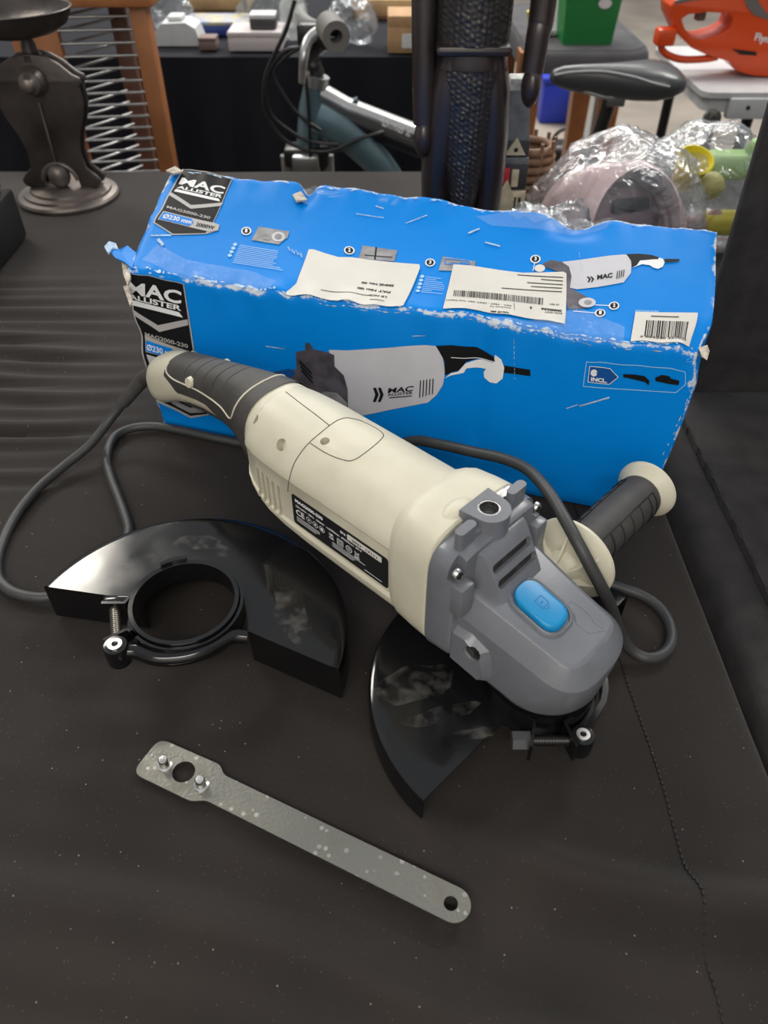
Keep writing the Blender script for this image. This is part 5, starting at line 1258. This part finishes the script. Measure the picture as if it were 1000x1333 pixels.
G().tube([v(760, 250), Vector((.44, BY, -.46)), Vector((.72, BY - .05, -.433))], .016, 12).build('chain_stay', TEAL, BK, 60)
G().tube([v(560, 330), Vector((.33, BY, -.46)), Vector((.44, BY, -.46))], .028, 14).build('bottom_tube', TEAL, BK, 60)
sd0 = v(800, 100)
secs = []
for px, zt, zb, hw in [(717, 96, 104, .006), (722, 90, 109, .014), (735, 86, 115, .019), (755, 84, 120, .022), (780, 83, 123, .026), (805, 82, 127, .036), (830, 81, 129, .055), (855, 80, 128, .072), (872, 83, 123, .076), (884, 90, 115, .066), (889, 98, 106, .040)]:
    t_, b_2 = v(px, zt), v(px, zb); zc, hh = (t_.z + b_2.z)/2, (t_.z - b_2.z)/2
    secs.append([(t_.x, BY + hw*math.cos(a)*(1 if True else 0), zc + hh*sgn(math.sin(a))*abs(math.sin(a))**.7) for a in [2*math.pi*i/24 for i in range(24)]])
G().loft(secs).build('saddle', mat('saddle_vinyl', (.045, .047, .050), .33, spec=.6), BK, 60)
ps = [Vector(s_[20]) + Vector((0, -.001, 0)) for s_ in secs[1:]]
G().tube(spline([v(722, 98, -.02), v(745, 94, -.024), v(785, 93, -.032), (v(825, 100, -.058)), v(850, 108, -.072), v(872, 113, -.074)], 5), .0022, 8).build('saddle_piping', mat('grey_piping', (.35, .36, .37), .5), BK, 60)
for s in (-1, 1): G().tube(spline([v(760, 118, s*.015), v(785, 126, s*.018), v(805, 128, s*.02), v(840, 122, s*.03)], 5), .004, 8).build('saddle_rail', ALU, BK, 60)
G().rbox((-.02, -.025, -.015), (.02, .025, .015), .005, 2, Matrix.Translation(v(800, 126))).build('seat_clamp', ALU, BK)

# ---- wooden table with grey cloth
GCL = mat('charcoal_cloth', (.055, .055, .06), .85, var=.15, vscale=10)
WT = thing('wooden_table', 'wooden table under a charcoal cloth carrying the green box', 'table', (0, 0, 0))
tt = [[(x, y, -.02 - dz) for x, y in rrect(.40 - e, 2.42 - e, .745 + e, 3.10 + e, .08)] for e, dz in ((-.02, -.004), (0, 0), (.006, .010), (.010, .030), (.013, .050))]
G().loft(tt, False).build('cloth_drape', GCL, WT, 50); G().prism(rrect(.40, 2.43, .74, 3.09, .08), -.030, -.0165).build('table_top', GCL, WT, 30)
for x, y in ((.42, 2.50), (.70, 2.64), (.42, 3.02), (.70, 3.02)): G().loft([[(x + a*k, y + b*k, z) for a, b in ((-.03, -.03), (.03, -.03), (.03, .03), (-.03, .03))] for z, k in ((-.749, .8), (-.03, 1.15))]).build('leg', WOOD, WT, 0)
G().rbox((.44, 2.98, -.14), (.69, 3.01, -.05), .003).build('apron', WOODD, WT)
GB = thing('green_box', 'green box with white sticker on the charcoal cloth', 'box', (V(768, 30, 2.5).x, 2.55, -.016)); GRB = mat('green_card', (.01, .20, .045), .45)
G().loft([[(a*k, b*k*.8, z) for a, b in ((-.075, -.075), (.075, -.075), (.075, .075), (-.075, .075))] for z, k in ((0, .92), (.16, 1.06))]).build('box_wall', GRB, GB, 0); G().rbox((-.083, -.068, .155), (.083, .068, .185), .004).build('box_lid', GRB, GB)
G().prism(circle((.03, .10), .018, 18, .012), .0635, .0665, Matrix(((1,0,0,0),(0,0,-1,0),(0,1,0,0),(0,0,0,1)))).build('white_sticker', FOAM, GB, 30)
PN = thing('red_pen', 'red marker pen lying in front of the green box', 'pen', (V(738, 37, 2.62).x, 2.60, -.0075)); RED = mat('red_plastic', (.55, .05, .07), .4)
G().cyl((-.03, 0, 0), (.035, 0, 0), .008).build('barrel', RED, PN); G().cyl((-.065, .004, 0), (-.03, 0, 0), .0085).build('cap', mat('pale_cap', (.45, .5, .45), .5), PN)
YC = thing('yellow_cup', 'yellow cup left of the green box', 'cup', (V(698, 28, 2.6).x, 2.6, -.016)); G().lathe([(.02, 0), (.028, .06), (.03, .062), (.026, .062), (.018, .006), (.002, .005)], 24).build('cup_wall', YEL, YC, 40); G().ring((.03, 0, .035), (0, 1, 0), .014, .010, .006, 16).build('cup_handle', YEL, YC)
GJ = thing('glass_bottle', 'clear glass bottle between yellow cup and green box', 'bottle', (V(716, 28, 2.72).x, 2.72, -.016)); G().lathe([(.028, 0), (.03, .005), (.03, .11), (.012, .15), (.012, .18)], 24).build('bottle_wall', GLS, GJ, 40); G().lathe([(.014, .175), (.014, .195), (.005, .196)], 20).build('bottle_cap', STEEL, GJ, 40)
# ---- things on the floor beneath
BB_ = thing('blue_crate', 'blue plastic crate on the floor under the wooden table', 'crate', (V(735, 158, 4.3).x, 4.4, -.749)); BLC = mat('blue_crate_plastic', (.01, .03, .36), .45)
G().rbox((-.13, -.10, 0), (.09, .10, .20), .01).build('crate_wall', BLC, BB_); G().rbox((-.14, -.11, .19), (.10, .11, .215), .006).build('crate_rim', BLC, BB_)
WBn = thing('white_bin', 'white plastic bin standing right of the blue crate', 'bin', (V(772, 165, 4.15).x, 4.15, -.749)); G().lathe([(.08, 0), (.10, .30), (.105, .31), (.095, .31), (.075, .02), (.01, .015)], 28).build('bin_wall', FOAM, WBn, 40); G().ring((0, 0, .29), (0, 0, 1), .108, .1, .02, 28).build('bin_rim', FOAM, WBn, 40)
DB = thing('dark_bag', 'black bag on the floor behind the saddle', 'bag', (V(735, 200, 3.5).x, 3.5, -.749)); G().rbox((-.07, -.07, 0), (.09, .07, .16), .03, 3).build('bag_body', BKP, DB); G().tube(arc((0, 0), .06, 0, 180, 12) and [(.06*math.cos(R_(a)), 0, 0.155 + .06*math.sin(R_(a))) for a in range(0, 181, 15)], .008, 8).build('bag_handle', BKP, DB, 60)

# ---- white folding table with hedge trimmer
WPL = mat('white_table_plastic', (.50, .51, .52), .5, var=.05, vscale=15); 
FT_ = thing('folding_table', 'white folding table with black tube legs at the right', 'table', (0, 0, 0))
G().prism(rrect(.735, 1.95, 1.7, 2.40, .03), -.012, .0, None).build('table_top', WPL, FT_, 30); G().prism(rrect(.75, 1.965, 1.68, 2.385, .03), -.045, -.012).build('table_rim', WPL, FT_, 30)
G().rbox((.80, 1.943, -.055), (.93, 1.966, -.010), .004).build('corner_bracket', WPL, FT_); G().cyl((.845, 1.942, -.03), (.845, 1.944, -.03), .005).build('bracket_screw', DARK, FT_)
for a, b in (((.79, 2.0, -.03), (.80, 2.02, -.749)), ((.90, 2.05, -.03), (.86, 2.0, -.749)), ((.79, 2.34, -.03), (.80, 2.36, -.749)), ((1.6, 2.1, -.03), (1.6, 2.1, -.749))): G().cyl(a, b, .0135).build('leg', BKP, FT_)
G().lathe([(.02, 0), (.02, .012), (.008, .014)], 20, Matrix.Translation((.772, 1.96, -.055)) @ Matrix.Rotation(R_(90), 4, 'X')).build('hinge_knob', STEEL, FT_, 40)
ORG = mat('orange_red_plastic', (.72, .075, .012), .3, spec=.55); TGR = mat('trimmer_grey', (.16, .14, .13), .5)
TY = 2.12; o0 = V(960, 98, TY)
HT = thing('hedge_trimmer', 'orange-red electric hedge trimmer on the white folding table', 'garden tool', (o0.x, TY, .001))
kt = lambda x, y: ((V(640 + .36*x, .36*y, TY).x - o0.x), V(640 + .36*x, .36*y, TY).z)
outer_ = [(628, 60), (625, 20), (640, 0), (690, -8), (800, -25), (900, -45), (1010, -60), (1120, -40), (1160, 60), (1150, 200), (1080, 265), (1000, 274), (920, 268), (862, 250), (835, 215), (770, 200), (700, 168), (655, 120)]
hole_ = [(666, 66), (690, 50), (760, 42), (830, 46), (850, 66), (838, 100), (800, 122), (740, 138), (708, 132), (680, 105)]
zmin = min(kt(*p)[1] for p in outer_)
kk = lambda p: (kt(*p)[0], kt(*p)[1] - zmin)
bo = G().prism([kk(p) for p in outer_], -.045, .045, Matrix(((1,0,0,0),(0,0,-1,0),(0,1,0,0),(0,0,0,1))), [[kk(p) for p in hole_]]).build('trimmer_body', ORG, HT, 30)
bv = bo.modifiers.new('b', 'BEVEL'); bv.width = .010; bv.segments = 3; bv.limit_method = 'ANGLE'; bv.angle_limit = R_(50); mod_apply(bo); bo.data.shade_smooth(); bo.data.set_sharp_from_angle(angle=R_(40))
G().prism([kk(p) for p in [(640, 2), (690, -14), (800, -30), (900, -50), (900, -38), (800, -16), (690, 2), (645, 12)]], -.03, .0468, Matrix(((1,0,0,0),(0,0,-1,0),(0,1,0,0),(0,0,0,1)))).build('grip_strip', TGR, HT, 30)
G().prism([kk(p) for p in [(885, -10), (930, -20), (940, 10), (975, 55), (970, 68), (920, 50), (895, 20)]], .030, .0475, Matrix(((1,0,0,0),(0,0,-1,0),(0,1,0,0),(0,0,0,1)))).build('side_inlay', TGR, HT, 30)
for i in range(3): G().prism([kk(p) for p in [(845 + i*10, 172 + i*7), (930, 182 + i*4), (932, 187 + i*4), (848 + i*10, 177 + i*7)]], .040, .0462, Matrix(((1,0,0,0),(0,0,-1,0),(0,1,0,0),(0,0,0,1)))).build('vent_slot', DARK, HT, 0)
G().rbox((-.01, -.012, -.014), (.012, .012, .014), .004, 2, Matrix.Translation((kk((752, 60))[0], 0, kk((752, 60))[1]))).build('trigger', TGR, HT)
tx = Print(lambda x, y: kk((x, y)), lambda x, y, o: Vector((x, -.0452 - o, y)), 9); tx.text('Flymo', (922, 150), (1000, 166), (926, 112), off=.03, shear=.15); tx.build('brand_lettering', WHITE, HT, .0003)
G().tube(spline([Vector((kk(p)[0], -.03, max(.009, kk(p)[1]))) for p in [(612, 130), (602, 150), (600, 175), (625, 200), (680, 215), (760, 212), (800, 205)]], 6), .008, 10).build('supply_lead', ORG, HT, 60)
G().rbox((-.022, -.02, -.018), (.022, .02, .018), .006, 2, Matrix.Translation((kk((612, 132))[0], -.03, kk((612, 132))[1]))).build('lead_plug', ORG, HT)
